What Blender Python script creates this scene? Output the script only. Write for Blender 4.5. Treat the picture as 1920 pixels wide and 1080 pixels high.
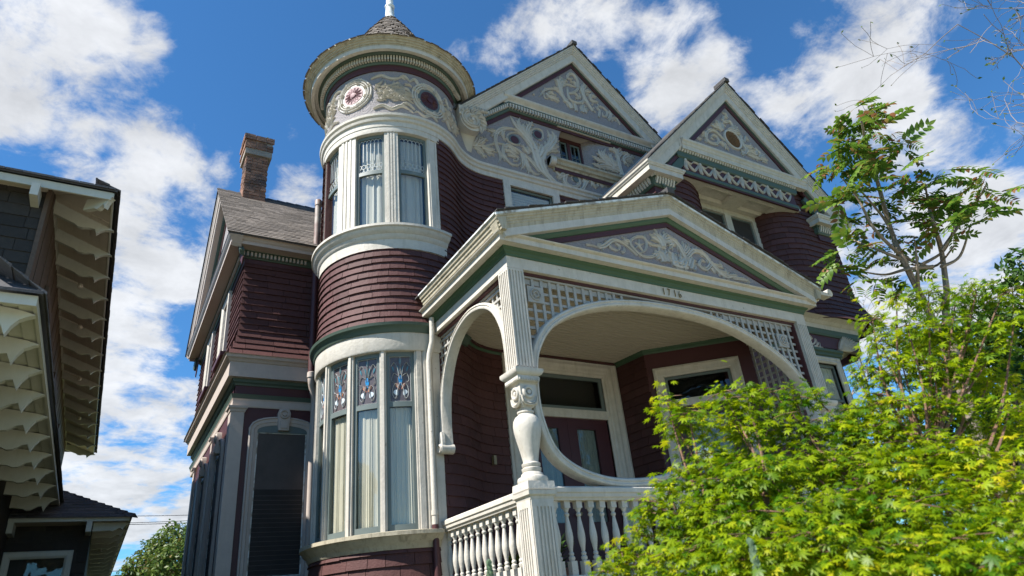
import bpy, math, random
import numpy as np
from mathutils import Vector, Matrix
R=math.radians
sin,cos,pi=math.sin,math.cos,math.pi
random.seed(7); rng=np.random.default_rng(7)
for o in list(bpy.data.objects): bpy.data.objects.remove(o)
SC=bpy.context.scene; COL=SC.collection

# ---------------------------------------------------------------- camera
YAW,PITCH,ROLL=R(32.58344692),R(26.50137157),R(-6.07823032)
_f=Vector((sin(YAW)*cos(PITCH),cos(YAW)*cos(PITCH),sin(PITCH)))
_r0=Vector((cos(YAW),-sin(YAW),0)); _u0=_r0.cross(_f)
_r=_r0*cos(ROLL)+_u0*sin(ROLL); _u=-_r0*sin(ROLL)+_u0*cos(ROLL)
FPX=1239.2
cam=bpy.data.cameras.new('camera'); camo=bpy.data.objects.new('camera',cam); COL.objects.link(camo)
CAMLOC=Vector((0,0,1.5))
camo.matrix_world=Matrix(((_r.x,_u.x,-_f.x,CAMLOC.x),(_r.y,_u.y,-_f.y,CAMLOC.y),(_r.z,_u.z,-_f.z,CAMLOC.z),(0,0,0,1)))
cam.sensor_width=36; cam.lens=36*FPX/1920; cam.clip_end=3000; cam.clip_start=.05
cam.dof.use_dof=True; cam.dof.focus_distance=9.0; cam.dof.aperture_fstop=2.6
SC.camera=camo
def ray(px,py): return (_r*(px-960)-_u*(py-540)+_f*FPX).normalized()
def proj(p):
    d=Vector(p)-CAMLOC; z=d.dot(_f)
    if z<.05: return None
    return (960+FPX*d.dot(_r)/z, 540-FPX*d.dot(_u)/z, z)

# ---------------------------------------------------------------- world and sun
SUN_EL,SUN_AZ=R(50),R(269)          # compass style azimuth: 0 = +Y, clockwise; 270 = from -X
W=bpy.data.worlds.new('World'); SC.world=W; W.use_nodes=True
nt=W.node_tree; nt.nodes.clear()
def N(t,**k):
    n=nt.nodes.new(t)
    for a,b in k.items(): setattr(n,a,b)
    return n
def L(a,b): nt.links.new(a,b)
sky=N('ShaderNodeTexSky'); sky.sky_type='NISHITA'; sky.sun_disc=False
sky.sun_elevation=SUN_EL; sky.sun_rotation=SUN_AZ; sky.air_density=1.0; sky.dust_density=0.15; sky.ozone_density=3.5; sky.altitude=300
tc=N('ShaderNodeTexCoord')
def math_(op,a,b=None,c=None):
    n=N('ShaderNodeMath',operation=op)
    for i,x in enumerate((a,b,c)):
        if x is None: continue
        if isinstance(x,(int,float)): n.inputs[i].default_value=x
        else: L(x,n.inputs[i])
    return n.outputs[0]
sep=N('ShaderNodeSeparateXYZ'); L(tc.outputs['Generated'],sep.inputs[0])
zc=math_('MAXIMUM',math_('ADD',sep.outputs[2],.18),.05)
cmb=N('ShaderNodeCombineXYZ'); L(math_('DIVIDE',sep.outputs[0],zc),cmb.inputs[0]); L(math_('DIVIDE',sep.outputs[1],zc),cmb.inputs[1])
def noise(scale,detail,rough,vec,dist=0,off=0):
    n=N('ShaderNodeTexNoise'); n.inputs['Scale'].default_value=scale; n.inputs['Detail'].default_value=detail; n.inputs['Roughness'].default_value=rough; n.inputs['Distortion'].default_value=dist
    mp=N('ShaderNodeMapping'); mp.inputs['Location'].default_value=(off,off*.7,off*.3); L(vec,mp.inputs[0]); L(mp.outputs[0],n.inputs['Vector']); return n.outputs['Fac']
n1=noise(4.6,10,.60,cmb.outputs[0],.35,3.1); n2=noise(13.0,10,.68,cmb.outputs[0],.35,8.0)
# cloud banks (direction, half width in degrees, weight): where the day's clouds stand
CL=[(p[0],p[1],p[2],w) for w,ps in ((.56,[(50,60,8),(20,170,7),(110,240,7),(160,280,6),(250,290,5),(120,50,6),(210,60,3),(290,90,3),(400,205,4),(445,150,2.5),(350,300,4),(555,250,2),(560,350,4),(230,440,5),(290,520,6),(230,610,7),(190,700,8),(300,780,8),(150,860,9),(260,900,8),(340,860,6),(420,300,3),
 (850,100,2),(930,110,3),(1010,40,4),(1090,35,5),(1150,45,3),(1240,50,4),(1300,25,5),(1330,75,4),(1200,120,3),(1270,150,4),(1400,85,3),(1560,110,5),(1640,60,6),(1720,70,5),(1480,170,4),(1600,160,6),(1700,190,4),(1760,250,5),(1640,300,4),(1850,330,6),(1790,400,6),(1900,430,5),(1720,560,5),(1850,560,6),(1640,600,5),(1800,480,5),(1500,40,2.5),(1960,250,6)]),
 (-.30,[(700,150,9),(530,110,6),(450,60,6),(380,60,4),(1890,70,5),(1870,200,3.5),(960,170,3),(1150,150,2),(1420,20,2.5),(1440,120,2),(320,420,2.5),(60,330,2.5),(360,640,2.5),(470,330,2),(1840,120,3),(1560,260,3)])) for p in ps]
acc=None
for (px,py,hw,w) in CL:
    d=ray(px,py); vm=N('ShaderNodeVectorMath',operation='DOT_PRODUCT'); L(tc.outputs['Generated'],vm.inputs[0]); vm.inputs[1].default_value=d
    g=math_('SUBTRACT',vm.outputs['Value'],1.0); g=math_('MULTIPLY',g,1/(1-cos(R(hw)))); g=math_('EXPONENT',g); g=math_('MULTIPLY',g,w)
    acc=g if acc is None else math_('MAXIMUM' if w>0 else 'ADD',acc,g)
dens=math_('ADD',math_('MULTIPLY',n1,1.75),math_('MULTIPLY',n2,.80)); dens=math_('ADD',dens,acc)
mr=N('ShaderNodeMapRange'); mr.interpolation_type='SMOOTHSTEP'; mr.inputs[1].default_value=1.42; mr.inputs[2].default_value=1.86; L(dens,mr.inputs[0])
fac=math_('MULTIPLY',mr.outputs[0],.93)
n3=noise(5.5,8,.62,cmb.outputs[0],.2,21.0)
mr2=N('ShaderNodeMapRange'); mr2.inputs[1].default_value=.35; mr2.inputs[2].default_value=.68; mr2.inputs[3].default_value=.70; mr2.inputs[4].default_value=1.0; L(n3,mr2.inputs[0])
ccol=N('ShaderNodeMix',data_type='RGBA'); ccol.inputs['Factor'].default_value=1; ccol.blend_type='MULTIPLY'
CLOUD=(5.5,5.6,5.75,1)
ccol.inputs[6].default_value=CLOUD; L(mr2.outputs[0],ccol.inputs[7])
skyt=N('ShaderNodeMix',data_type='RGBA'); skyt.blend_type='MULTIPLY'; skyt.inputs['Factor'].default_value=1; L(sky.outputs[0],skyt.inputs[6]); skyt.inputs[7].default_value=(.43,.83,1.07,1)
mx=N('ShaderNodeMix',data_type='RGBA'); L(fac,mx.inputs['Factor']); L(skyt.outputs[2],mx.inputs[6]); L(ccol.outputs[2],mx.inputs[7])
bg=N('ShaderNodeBackground'); bg.inputs[1].default_value=.081; L(mx.outputs[2],bg.inputs[0])
wo=N('ShaderNodeOutputWorld'); L(bg.outputs[0],wo.inputs[0])

sun=bpy.data.lights.new('sun','SUN'); sun.energy=5.0; sun.angle=R(.53); sun.color=(1,.96,.90)
suno=bpy.data.objects.new('sun',sun); COL.objects.link(suno)
_sd=Vector((sin(SUN_AZ)*cos(SUN_EL),cos(SUN_AZ)*cos(SUN_EL),sin(SUN_EL)))
suno.rotation_euler=_sd.to_track_quat('Z','Y').to_euler(); suno.location=_sd*60
vs=SC.view_settings; vs.view_transform='Standard'; vs.look='None'; vs.gamma=1; vs.exposure=1.15; vs.use_curve_mapping=False
SC.render.engine='CYCLES'; cy=SC.cycles
cy.use_denoising=True
try: cy.denoiser='OPENIMAGEDENOISE'
except Exception: pass
cy.max_bounces=7; cy.diffuse_bounces=4; cy.glossy_bounces=3; cy.transmission_bounces=5; cy.transparent_max_bounces=10
cy.sample_clamp_indirect=6; cy.caustics_reflective=False; cy.caustics_refractive=False

# ---------------------------------------------------------------- materials
ALB=.76
def material(name,col,rough=.6,var=0.0,nscale=8.,namp=.12,bump=0.,bscale=60.,island=False,streak=0.,spec=.35,dirt=(.25,.22,.15),mottle=None):
    m=bpy.data.materials.new(name); m.use_nodes=True; t=m.node_tree; b=t.nodes['Principled BSDF']
    if 'paint' in name or 'stucco' in name: col=tuple(c*ALB for c in col)
    def nn(ty,**k):
        n=t.nodes.new(ty)
        for a,c in k.items(): setattr(n,a,c)
        return n
    tco=nn('ShaderNodeTexCoord'); geo=nn('ShaderNodeNewGeometry')
    no=nn('ShaderNodeTexNoise'); no.inputs['Scale'].default_value=nscale; no.inputs['Detail'].default_value=7; no.inputs['Roughness'].default_value=.65
    t.links.new(geo.outputs['Position'],no.inputs['Vector'])
    mr=nn('ShaderNodeMapRange'); mr.inputs[1].default_value=.25; mr.inputs[2].default_value=.75; mr.inputs[3].default_value=1-namp; mr.inputs[4].default_value=1+namp
    t.links.new(no.outputs['Fac'],mr.inputs[0]); f=mr.outputs[0]
    if island:
        mr3=nn('ShaderNodeMapRange'); mr3.inputs[3].default_value=1-var; mr3.inputs[4].default_value=1+var
        oi=nn('ShaderNodeObjectInfo'); ad=nn('ShaderNodeMath',operation='ADD'); fr=nn('ShaderNodeMath',operation='FRACT')
        t.links.new(geo.outputs['Random Per Island'],ad.inputs[0]); t.links.new(oi.outputs['Random'],ad.inputs[1]); t.links.new(ad.outputs[0],fr.inputs[0])
        t.links.new(fr.outputs[0],mr3.inputs[0]); mu=nn('ShaderNodeMath',operation='MULTIPLY'); t.links.new(f,mu.inputs[0]); t.links.new(mr3.outputs[0],mu.inputs[1]); f=mu.outputs[0]
    mix=nn('ShaderNodeMix',data_type='RGBA',blend_type='MULTIPLY'); mix.inputs['Factor'].default_value=1; mix.inputs[6].default_value=(*col,1); t.links.new(f,mix.inputs[7]); c=mix.outputs[2]
    if mottle:
        no4=nn('ShaderNodeTexNoise'); no4.inputs['Scale'].default_value=mottle[1]; no4.inputs['Detail'].default_value=5
        t.links.new(geo.outputs['Position'],no4.inputs['Vector'])
        mr4=nn('ShaderNodeMapRange'); mr4.inputs[1].default_value=mottle[2] if len(mottle)>2 else .48; mr4.inputs[2].default_value=mottle[3] if len(mottle)>2 else .62; t.links.new(no4.outputs['Fac'],mr4.inputs[0])
        mx4=nn('ShaderNodeMix',data_type='RGBA'); t.links.new(mr4.outputs[0],mx4.inputs['Factor']); t.links.new(c,mx4.inputs[6]); mx4.inputs[7].default_value=(*mottle[0],1); c=mx4.outputs[2]
    if streak:
        mp=nn('ShaderNodeMapping'); mp.inputs['Scale'].default_value=(9,9,1.1); t.links.new(geo.outputs['Position'],mp.inputs[0])
        n2=nn('ShaderNodeTexNoise'); n2.inputs['Scale'].default_value=1.6; n2.inputs['Detail'].default_value=8; n2.inputs['Roughness'].default_value=.7; t.links.new(mp.outputs[0],n2.inputs['Vector'])
        m2=nn('ShaderNodeMapRange'); m2.inputs[1].default_value=.50; m2.inputs[2].default_value=.78; m2.inputs[4].default_value=streak; t.links.new(n2.outputs['Fac'],m2.inputs[0])
        mx2=nn('ShaderNodeMix',data_type='RGBA'); t.links.new(m2.outputs[0],mx2.inputs['Factor']); t.links.new(c,mx2.inputs[6]); mx2.inputs[7].default_value=(*dirt,1); c=mx2.outputs[2]
    t.links.new(c,b.inputs['Base Color']); b.inputs['Roughness'].default_value=rough; b.inputs['Specular IOR Level'].default_value=spec
    if bump:
        nb=nn('ShaderNodeTexNoise'); nb.inputs['Scale'].default_value=bscale; nb.inputs['Detail'].default_value=6; t.links.new(geo.outputs['Position'],nb.inputs['Vector'])
        bp=nn('ShaderNodeBump'); bp.inputs['Strength'].default_value=bump; bp.inputs['Distance'].default_value=.02; t.links.new(nb.outputs['Fac'],bp.inputs['Height']); t.links.new(bp.outputs[0],b.inputs['Normal'])
    return m
CREAM=material('cream_paint',(.645,.60,.52),.58,namp=.13,bump=.2,bscale=28,streak=.5,spec=.22,mottle=((.30,.27,.22),22.,.70,.73))
CREAMD=material('weathered_cream_paint',(.50,.445,.325),.65,namp=.16,bump=.2,bscale=30,streak=.85,dirt=(.10,.085,.055))
CREAM_BOUNCE=material('bounce_tinted_cream_paint',(.57,.485,.42),.55,namp=.07,bump=.1,bscale=35,streak=.15)  # cream trim of the left wing, maroon bounce light put into its colour
CEIL=material('porch_ceiling_paint',(.60,.53,.41),.6,namp=.05)
RELIEF=material('relief_paint',(.63,.585,.505),.6,namp=.10,bump=.2,bscale=70,streak=.2)
MAROON=material('maroon_shingle_paint',(.103,.046,.042),.65,var=.15,island=True,nscale=14,namp=.12,bump=.25,bscale=50,spec=.18)
MAROONT=material('maroon_trim_paint',(.085,.029,.030),.5,namp=.08,bump=.08)
PINK=material('faded_pink_paint',(.31,.17,.18),.6,namp=.1)
GREEN=material('sage_green_paint',(.080,.120,.090),.5,namp=.08,bump=.08)
GREENP=material('porch_green_paint',(.062,.118,.062),.5,namp=.08,bump=.08)
SASH=material('grey_green_sash_paint',(.155,.19,.18),.45,namp=.06)
STUCCO=material('grey_stucco',(.325,.298,.298),.85,nscale=45,namp=.20,bump=1.0,bscale=42)
ROOF=material('roof_shingle',(.150,.128,.108),.9,var=.28,island=True,nscale=30,namp=.18,bump=.4,bscale=120)
ROOFD=material('dark_roof_edge',(.055,.052,.05),.9,namp=.2,bump=.3)
BRICK=material('brown_brick',(.235,.125,.08),.9,var=.36,island=True,nscale=18,namp=.3,bump=.6,bscale=60,mottle=((.085,.06,.05),3.0))
MORTAR=material('mortar',(.27,.24,.20),.95,namp=.2,bump=.5)
PIPE=material('weathered_pipe_paint',(.46,.40,.34),.5,namp=.15,mottle=((.20,.13,.11),2.5))
METAL=material('galvanised_metal',(.50,.54,.55),.45,namp=.12,spec=.6)
FINIAL=material('white_enamel',(.66,.68,.66),.35,namp=.08,mottle=((.30,.27,.22),9.))
CURTAIN=material('pale_curtain',(.70,.68,.60),.9,namp=.05)
BLIND=material('white_blind',(.60,.61,.60),.7,namp=.04)
SCREEN=material('dark_insect_screen',(.030,.025,.022),.8,namp=.25,nscale=5)
SCREENL=material('screen_with_blind',(.085,.070,.062),.8,namp=.2,nscale=4)
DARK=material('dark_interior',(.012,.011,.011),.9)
LEAD=material('lead_came',(.42,.44,.43),.5)
GBLUE=material('blue_glass_piece',(.03,.20,.42),.12,spec=.6); GTEAL=material('teal_glass_piece',(.06,.17,.20),.12,spec=.6)
GPEACH=material('peach_glass_piece',(.50,.22,.13),.2); GWHITE=material('opal_glass_piece',(.55,.60,.62),.2); GBROWN=material('mauve_glass_piece',(.10,.085,.088),.25,namp=.3,nscale=20)
BRASS=material('aged_brass',(.20,.145,.06),.45,spec=.6)
RUST=material('rusted_grille',(.16,.085,.03),.7,namp=.3)
DOORC=material('dim_door_curtain',(.30,.32,.28),.9,namp=.1)
LATM=material('grey_lattice_paint',(.45,.43,.39),.6,namp=.12,bump=.15)
DOORM=material('maroon_door_paint',(.070,.018,.020),.4,namp=.06)
FLOORM=material('porch_floor_paint',(.16,.13,.11),.6,namp=.1)
NWALL=material('dark_stained_shingle',(.033,.028,.023),.8,var=.25,island=True,nscale=16,namp=.2,bump=.3)
NPLANK=material('brown_stained_board',(.105,.073,.052),.75,var=.2,island=True,namp=.2,nscale=20)
NTRIM=material('pale_green_white_paint',(.62,.62,.54),.5,namp=.07,streak=.2)
NSOFF=material('cream_soffit_paint',(.66,.57,.46),.6,namp=.07)
NROOF=material('slate_grey_roof_shingle',(.085,.082,.085),.85,var=.3,island=True,nscale=30,namp=.2,bump=.3)
WIREM=material('black_cable',(.03,.03,.032),.6)
BULB=material('frosted_bulb',(.55,.5,.42),.3); OPAL=material('opal_glass',(.80,.80,.78),.25)
LAWN=material('lawn_soil',(.13,.135,.05),.95,nscale=3,namp=.35,bump=.8,bscale=25)
PAVE=material('concrete',(.42,.39,.33),.9,nscale=2,namp=.15,bump=.3)
DIRTM=material('garden_soil',(.07,.05,.035),.95,namp=.3)
BARK=material('bark',(.24,.195,.15),.9,nscale=20,namp=.3,bump=.7,bscale=60)
BARKR=material('reddish_bark',(.155,.085,.055),.85,nscale=20,namp=.3,bump=.5)
TWIG=material('pale_twig',(.22,.18,.15),.9,namp=.2)
def glass(name,tint=(.75,.8,.8),refl=.10,rough=.02):
    m=bpy.data.materials.new(name); m.use_nodes=True; t=m.node_tree; t.nodes.clear()
    o=t.nodes.new('ShaderNodeOutputMaterial'); tr=t.nodes.new('ShaderNodeBsdfTransparent'); gl=t.nodes.new('ShaderNodeBsdfGlossy'); mx=t.nodes.new('ShaderNodeMixShader')
    lw=t.nodes.new('ShaderNodeLayerWeight'); lw.inputs['Blend'].default_value=.25; ad=t.nodes.new('ShaderNodeMath'); ad.operation='MULTIPLY_ADD'; ad.inputs[1].default_value=.16; ad.inputs[2].default_value=refl
    tr.inputs[0].default_value=(*tint,1); gl.inputs['Roughness'].default_value=rough
    geo=t.nodes.new('ShaderNodeNewGeometry'); no=t.nodes.new('ShaderNodeTexNoise'); no.inputs['Scale'].default_value=3.0; no.inputs['Detail'].default_value=2
    bp=t.nodes.new('ShaderNodeBump'); bp.inputs['Strength'].default_value=.12; bp.inputs['Distance'].default_value=.05
    t.links.new(geo.outputs['Position'],no.inputs['Vector']); t.links.new(no.outputs['Fac'],bp.inputs['Height']); t.links.new(bp.outputs[0],gl.inputs['Normal'])
    t.links.new(lw.outputs['Facing'],ad.inputs[0]); t.links.new(ad.outputs[0],mx.inputs[0]); t.links.new(tr.outputs[0],mx.inputs[1]); t.links.new(gl.outputs[0],mx.inputs[2]); t.links.new(mx.outputs[0],o.inputs[0])
    return m
GLASS=glass('window_glass',(.85,.88,.88),.03); GLASSR=glass('old_wavy_glass',(.91,.91,.88),.055)
def leafmat(name,c1,c2,c3=None,trans=.45,p3=.86):
    m=bpy.data.materials.new(name); m.use_nodes=True; t=m.node_tree; t.nodes.clear()
    o=t.nodes.new('ShaderNodeOutputMaterial'); geo=t.nodes.new('ShaderNodeNewGeometry'); oi=t.nodes.new('ShaderNodeObjectInfo')
    ad=t.nodes.new('ShaderNodeMath'); ad.operation='ADD'; fr=t.nodes.new('ShaderNodeMath'); fr.operation='FRACT'
    t.links.new(geo.outputs['Random Per Island'],ad.inputs[0]); t.links.new(oi.outputs['Random'],ad.inputs[1]); t.links.new(ad.outputs[0],fr.inputs[0])
    no=t.nodes.new('ShaderNodeTexNoise'); no.inputs['Scale'].default_value=1.8; no.inputs['Detail'].default_value=3; t.links.new(geo.outputs['Position'],no.inputs['Vector'])
    av=t.nodes.new('ShaderNodeMath'); av.operation='MULTIPLY_ADD'; av.inputs[1].default_value=.55; t.links.new(fr.outputs[0],av.inputs[0])
    nm=t.nodes.new('ShaderNodeMath'); nm.operation='MULTIPLY'; nm.inputs[1].default_value=.5; t.links.new(no.outputs['Fac'],nm.inputs[0]); t.links.new(nm.outputs[0],av.inputs[2])
    cr=t.nodes.new('ShaderNodeValToRGB'); cr.color_ramp.elements[0].color=(*c1,1); cr.color_ramp.elements[0].position=.25; cr.color_ramp.elements[1].color=(*c2,1); cr.color_ramp.elements[1].position=min(.72,p3-.1)
    if c3: e=cr.color_ramp.elements.new(p3); e.color=(*c3,1)
    t.links.new(av.outputs[0],cr.inputs[0])
    df=t.nodes.new('ShaderNodeBsdfDiffuse'); tl=t.nodes.new('ShaderNodeBsdfTranslucent'); gl=t.nodes.new('ShaderNodeBsdfGlossy'); gl.inputs['Roughness'].default_value=.45; gl.inputs[0].default_value=(.6,.6,.6,1)
    m1=t.nodes.new('ShaderNodeMixShader'); m1.inputs[0].default_value=trans; m2=t.nodes.new('ShaderNodeMixShader'); m2.inputs[0].default_value=.025
    t.links.new(cr.outputs[0],df.inputs[0]); t.links.new(cr.outputs[0],tl.inputs[0]); t.links.new(df.outputs[0],m1.inputs[1]); t.links.new(tl.outputs[0],m1.inputs[2]); t.links.new(m1.outputs[0],m2.inputs[1]); t.links.new(gl.outputs[0],m2.inputs[2]); t.links.new(m2.outputs[0],o.inputs[0])
    return m
MAPLEL=leafmat('maple_leaf',(.048,.138,.003),(.30,.39,.004),(.54,.47,.012),.53)
AILL=leafmat('pinnate_leaf',(.065,.150,.018),(.155,.24,.03),(.24,.11,.05),.45,.78)
DKLEAF=leafmat('dark_green_leaf',(.022,.06,.012),(.055,.115,.02),None,.3)
MIDLEAF=leafmat('mid_green_leaf',(.045,.095,.015),(.12,.16,.03),(.16,.10,.03),.3)
SILVERL=leafmat('grey_green_leaf',(.14,.22,.13),(.22,.30,.18),None,.2)

# ---------------------------------------------------------------- mesh helpers
MW={}
def setp(o,p):
    if p is not None:
        o.parent=p; o.matrix_parent_inverse=MW[p.name].inverted()
def empty(name,loc,label,cat,group=None):
    o=bpy.data.objects.new(name,None); COL.objects.link(o); o.location=loc; o.empty_display_size=.2
    MW[o.name]=Matrix.Translation(loc); o['label']=label; o['category']=cat
    if group: o['group']=group
    return o
def linkmesh(name,me,parent,mw=None):
    o=bpy.data.objects.new(name,me); COL.objects.link(o)
    mw=mw or Matrix.Identity(4)
    o.matrix_basis=mw; MW[o.name]=mw; setp(o,parent); return o
class MB:
    def __init__(s): s.v=[]; s.f=[]
    def add(s,vs,fs):
        o=len(s.v); s.v.extend([tuple(v) for v in vs]); s.f.extend([tuple(i+o for i in f) for f in fs])
    def box(s,a,b):
        (x0,y0,z0),(x1,y1,z1)=a,b
        s.add([(x0,y0,z0),(x1,y0,z0),(x1,y1,z0),(x0,y1,z0),(x0,y0,z1),(x1,y0,z1),(x1,y1,z1),(x0,y1,z1)],[(3,2,1,0),(4,5,6,7),(0,1,5,4),(1,2,6,5),(2,3,7,6),(3,0,4,7)])
    def cbox(s,mf,u0,u1,v0,v1,h0,h1,n=1):
        vs=[];fs=[]
        for i in range(n+1):
            u=u0+(u1-u0)*i/n
            vs+=[mf(u,v0,h0),mf(u,v0,h1),mf(u,v1,h1),mf(u,v1,h0)]
        for i in range(n):
            a=4*i;b=a+4
            for k in range(4):
                k2=(k+1)%4; fs.append((a+k,a+k2,b+k2,b+k))
        fs.append((3,2,1,0)); e=4*n; fs.append((e,e+1,e+2,e+3)); s.add(vs,fs)
    def plate(s,poly,h0,h1,mf):
        n=len(poly); vs=[mf(u,v,h0) for u,v in poly]+[mf(u,v,h1) for u,v in poly]
        fs=[tuple(range(n,2*n)),tuple(range(n-1,-1,-1))]+[(i,(i+1)%n,n+(i+1)%n,n+i) for i in range(n)]
        s.add(vs,fs)
    def sweep(s,pts,prof,mf,closed=False,caps=True):
        # profile (a,b): a to the right of the path inside the u,v sheet, b along h
        n=len(pts); m=len(prof); vs=[]
        P=[Vector(p) for p in pts]
        for i in range(n):
            if closed or 0<i<n-1:
                d0=(P[i]-P[i-1]).normalized(); d1=(P[(i+1)%n]-P[i]).normalized()
            elif i==0: d0=d1=(P[1]-P[0]).normalized()
            else: d0=d1=(P[-1]-P[-2]).normalized()
            n0=Vector((d0.y,-d0.x)); n1=Vector((d1.y,-d1.x)); nm=(n0+n1)
            if nm.length<1e-6: nm=n0
            nm.normalize(); k=1/max(.3,nm.dot(n0))
            for a,b in prof:
                q=P[i]+nm*(a*k); vs.append(mf(q.x,q.y,b))
        fs=[]
        for i in range(n if closed else n-1):
            j=(i+1)%n
            for k in range(m):
                k2=(k+1)%m; fs.append((i*m+k,j*m+k,j*m+k2,i*m+k2))
        if caps and not closed: fs.append(tuple(range(m))); fs.append(tuple(range((n-1)*m+m-1,(n-1)*m-1,-1)))
        s.add(vs,fs)
    def lathe(s,c,prof,n=16,axis=None):
        vs=[];fs=[];m=len(prof)
        for i in range(n):
            a=2*pi*i/n
            for r,z in prof: vs.append((c[0]+r*cos(a),c[1]+r*sin(a),c[2]+z))
        for i in range(n):
            j=(i+1)%n
            for k in range(m-1): fs.append((i*m+k,j*m+k,j*m+k+1,i*m+k+1))
        fs.append(tuple(i*m+m-1 for i in range(n))); fs.append(tuple(i*m for i in range(n-1,-1,-1)))
        s.add(vs,fs)
    def tube(s,pts,radii,n=6,caps=True):
        P=[Vector(p) for p in pts]; 
        if isinstance(radii,(int,float)): radii=[radii]*len(P)
        vs=[];fs=[]; up=None
        for i,p in enumerate(P):
            d=(P[min(i+1,len(P)-1)]-P[max(i-1,0)]).normalized()
            if up is None: up=Vector((0,0,1)) if abs(d.z)<.9 else Vector((1,0,0))
            x=d.cross(up); 
            if x.length<1e-4: x=d.cross(Vector((0,1,0)))
            x.normalize(); y=x.cross(d).normalized(); up=y
            for k in range(n):
                a=2*pi*k/n; vs.append(p+(x*cos(a)+y*sin(a))*radii[i])
        for i in range(len(P)-1):
            for k in range(n):
                k2=(k+1)%n; fs.append((i*n+k,i*n+k2,(i+1)*n+k2,(i+1)*n+k))
        if caps: fs.append(tuple(range(n-1,-1,-1))); e=(len(P)-1)*n; fs.append(tuple(range(e,e+n)))
        s.add(vs,fs)
    def mesh(s,name,mat,smooth=False):
        me=bpy.data.meshes.new(name); me.from_pydata(s.v,[],s.f); me.materials.append(mat)
        if smooth: 
            me.polygons.foreach_set('use_smooth',[True]*len(me.polygons))
            if smooth!='all':
                try: me.set_sharp_from_angle(angle=R(38))
                except Exception: pass
        me.update(); return me
    def build(s,name,mat,parent,smooth=False,label=None,kind=None):
        o=linkmesh(name,s.mesh(name,mat,smooth),parent)
        if label: o['label']=label
        if kind: o['kind']=kind
        return o
def PL(y0): return lambda u,v,h:(u,y0-h,v)
def SX(x0): return lambda u,v,h:(x0-h,u,v)
def HZ(u,v,h): return (u,v,h)
def crom(pts,n=6):
    P=[Vector(p) for p in pts]
    if len(P)<3: 
        return [P[0].lerp(P[-1],i/n) for i in range(n+1)] if len(P)==2 else P
    out=[]
    for i in range(len(P)-1):
        p0=P[max(i-1,0)];p1=P[i];p2=P[i+1];p3=P[min(i+2,len(P)-1)]
        for k in range(n):
            t=k/n; out.append(.5*((2*p1)+(p2-p0)*t+(2*p0-5*p1+4*p2-p3)*t*t+(3*p1-p0-3*p2+p3)*t**3))
    out.append(P[-1]); return out
def stroke(mb,pts,ws,mf,hk=.34,hmax=.045,n=5):
    """a carved leaf or stem: tapered ridge with a groove down the middle"""
    P=crom([Vector((p[0],p[1],0)) for p in pts],n); m=len(P)
    wl=[]
    for i in range(m):
        t=i/(m-1)*(len(ws)-1); k=min(int(t),len(ws)-2) if len(ws)>1 else 0
        wl.append(ws[k]+(ws[min(k+1,len(ws)-1)]-ws[k])*(t-k))
    prof=[(-1,0),(-.93,.75),(-.5,1),(0,.3),(.5,1),(.93,.75),(1,0)]
    vs=[];fs=[]
    for i in range(m):
        d=(P[min(i+1,m-1)]-P[max(i-1,0)]); d=Vector((d.x,d.y)).normalized() if d.length>0 else Vector((1,0)); nn=Vector((-d.y,d.x))
        w=wl[i]/2; hh=min(hmax,.012+wl[i]*hk)
        for a,b in prof: vs.append(mf(P[i].x+nn.x*a*w,P[i].y+nn.y*a*w,b*hh))
    k=len(prof)
    for i in range(m-1):
        for j in range(k-1): fs.append((i*k+j,(i+1)*k+j,(i+1)*k+j+1,i*k+j+1))
    fs.append(tuple(range(k))); fs.append(tuple(range((m-1)*k+k-1,(m-1)*k-1,-1)))
    mb.add(vs,fs)
def ring(mb,cu,cv,ro,ri,h,mf,n=28,kv=1.0):
    vs=[];fs=[];prof=[(ro,0),(ro-.15*(ro-ri),h*.8),((ro+ri)/2,h),(ri+.15*(ro-ri),h*.8),(ri,0)]
    for i in range(n):
        a=2*pi*i/n
        for r,hh in prof: vs.append(mf(cu+r*cos(a),cv+r*kv*sin(a),hh))
    k=len(prof)
    for i in range(n):
        j=(i+1)%n
        for q in range(k-1): fs.append((i*k+q,j*k+q,j*k+q+1,i*k+q+1))
    mb.add(vs,fs)
def disc(mb,cu,cv,r,h,mf,n=24,kv=1.0,dome=0.):
    vs=[mf(cu,cv,h+dome)]; vs+=[mf(cu+r*cos(2*pi*i/n),cv+r*kv*sin(2*pi*i/n),h) for i in range(n)]; vs+=[mf(cu+r*cos(2*pi*i/n),cv+r*kv*sin(2*pi*i/n),0) for i in range(n)]
    fs=[(0,1+i,1+(i+1)%n) for i in range(n)]+[(1+i,n+1+i,n+1+(i+1)%n,1+(i+1)%n) for i in range(n)]
    mb.add(vs,fs)
def relief(name,traces,mf,parent,label=None,hk=.34,hmax=.045):
    mb=MB(); rr=random.Random(len(traces))
    for pts,ws in traces:
        stroke(mb,pts,[w*.88 for w in ws],mf,hk,hmax)
        P=crom([Vector((p[0],p[1],0)) for p in pts],4); m=len(P); wm=max(ws)
        if wm>.045 and m>5:      # small lobes along the broad leaves
            for t in (.25,.42,.60,.78):
                i=int(t*(m-1)); d=(P[min(i+1,m-1)]-P[max(i-1,0)]).normalized(); k=min(int(t*(len(ws)-1)),len(ws)-1); w=ws[k]
                if w<.04: continue
                for sg in (-1,1):
                    n_=Vector((-d.y,d.x,0))*sg; a=P[i]+n_*w*.22; b_=P[i]+n_*w*.55+d*w*.25; c_=P[i]+n_*w*(.62+.15*rr.random())+d*w*.62
                    stroke(mb,[tuple(a)[:2],tuple(b_)[:2],tuple(c_)[:2]],[w*.34,w*.30,w*.04],mf,.5,hmax*.8,3)
    return mb.build(name,RELIEF,parent,True,label)
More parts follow.
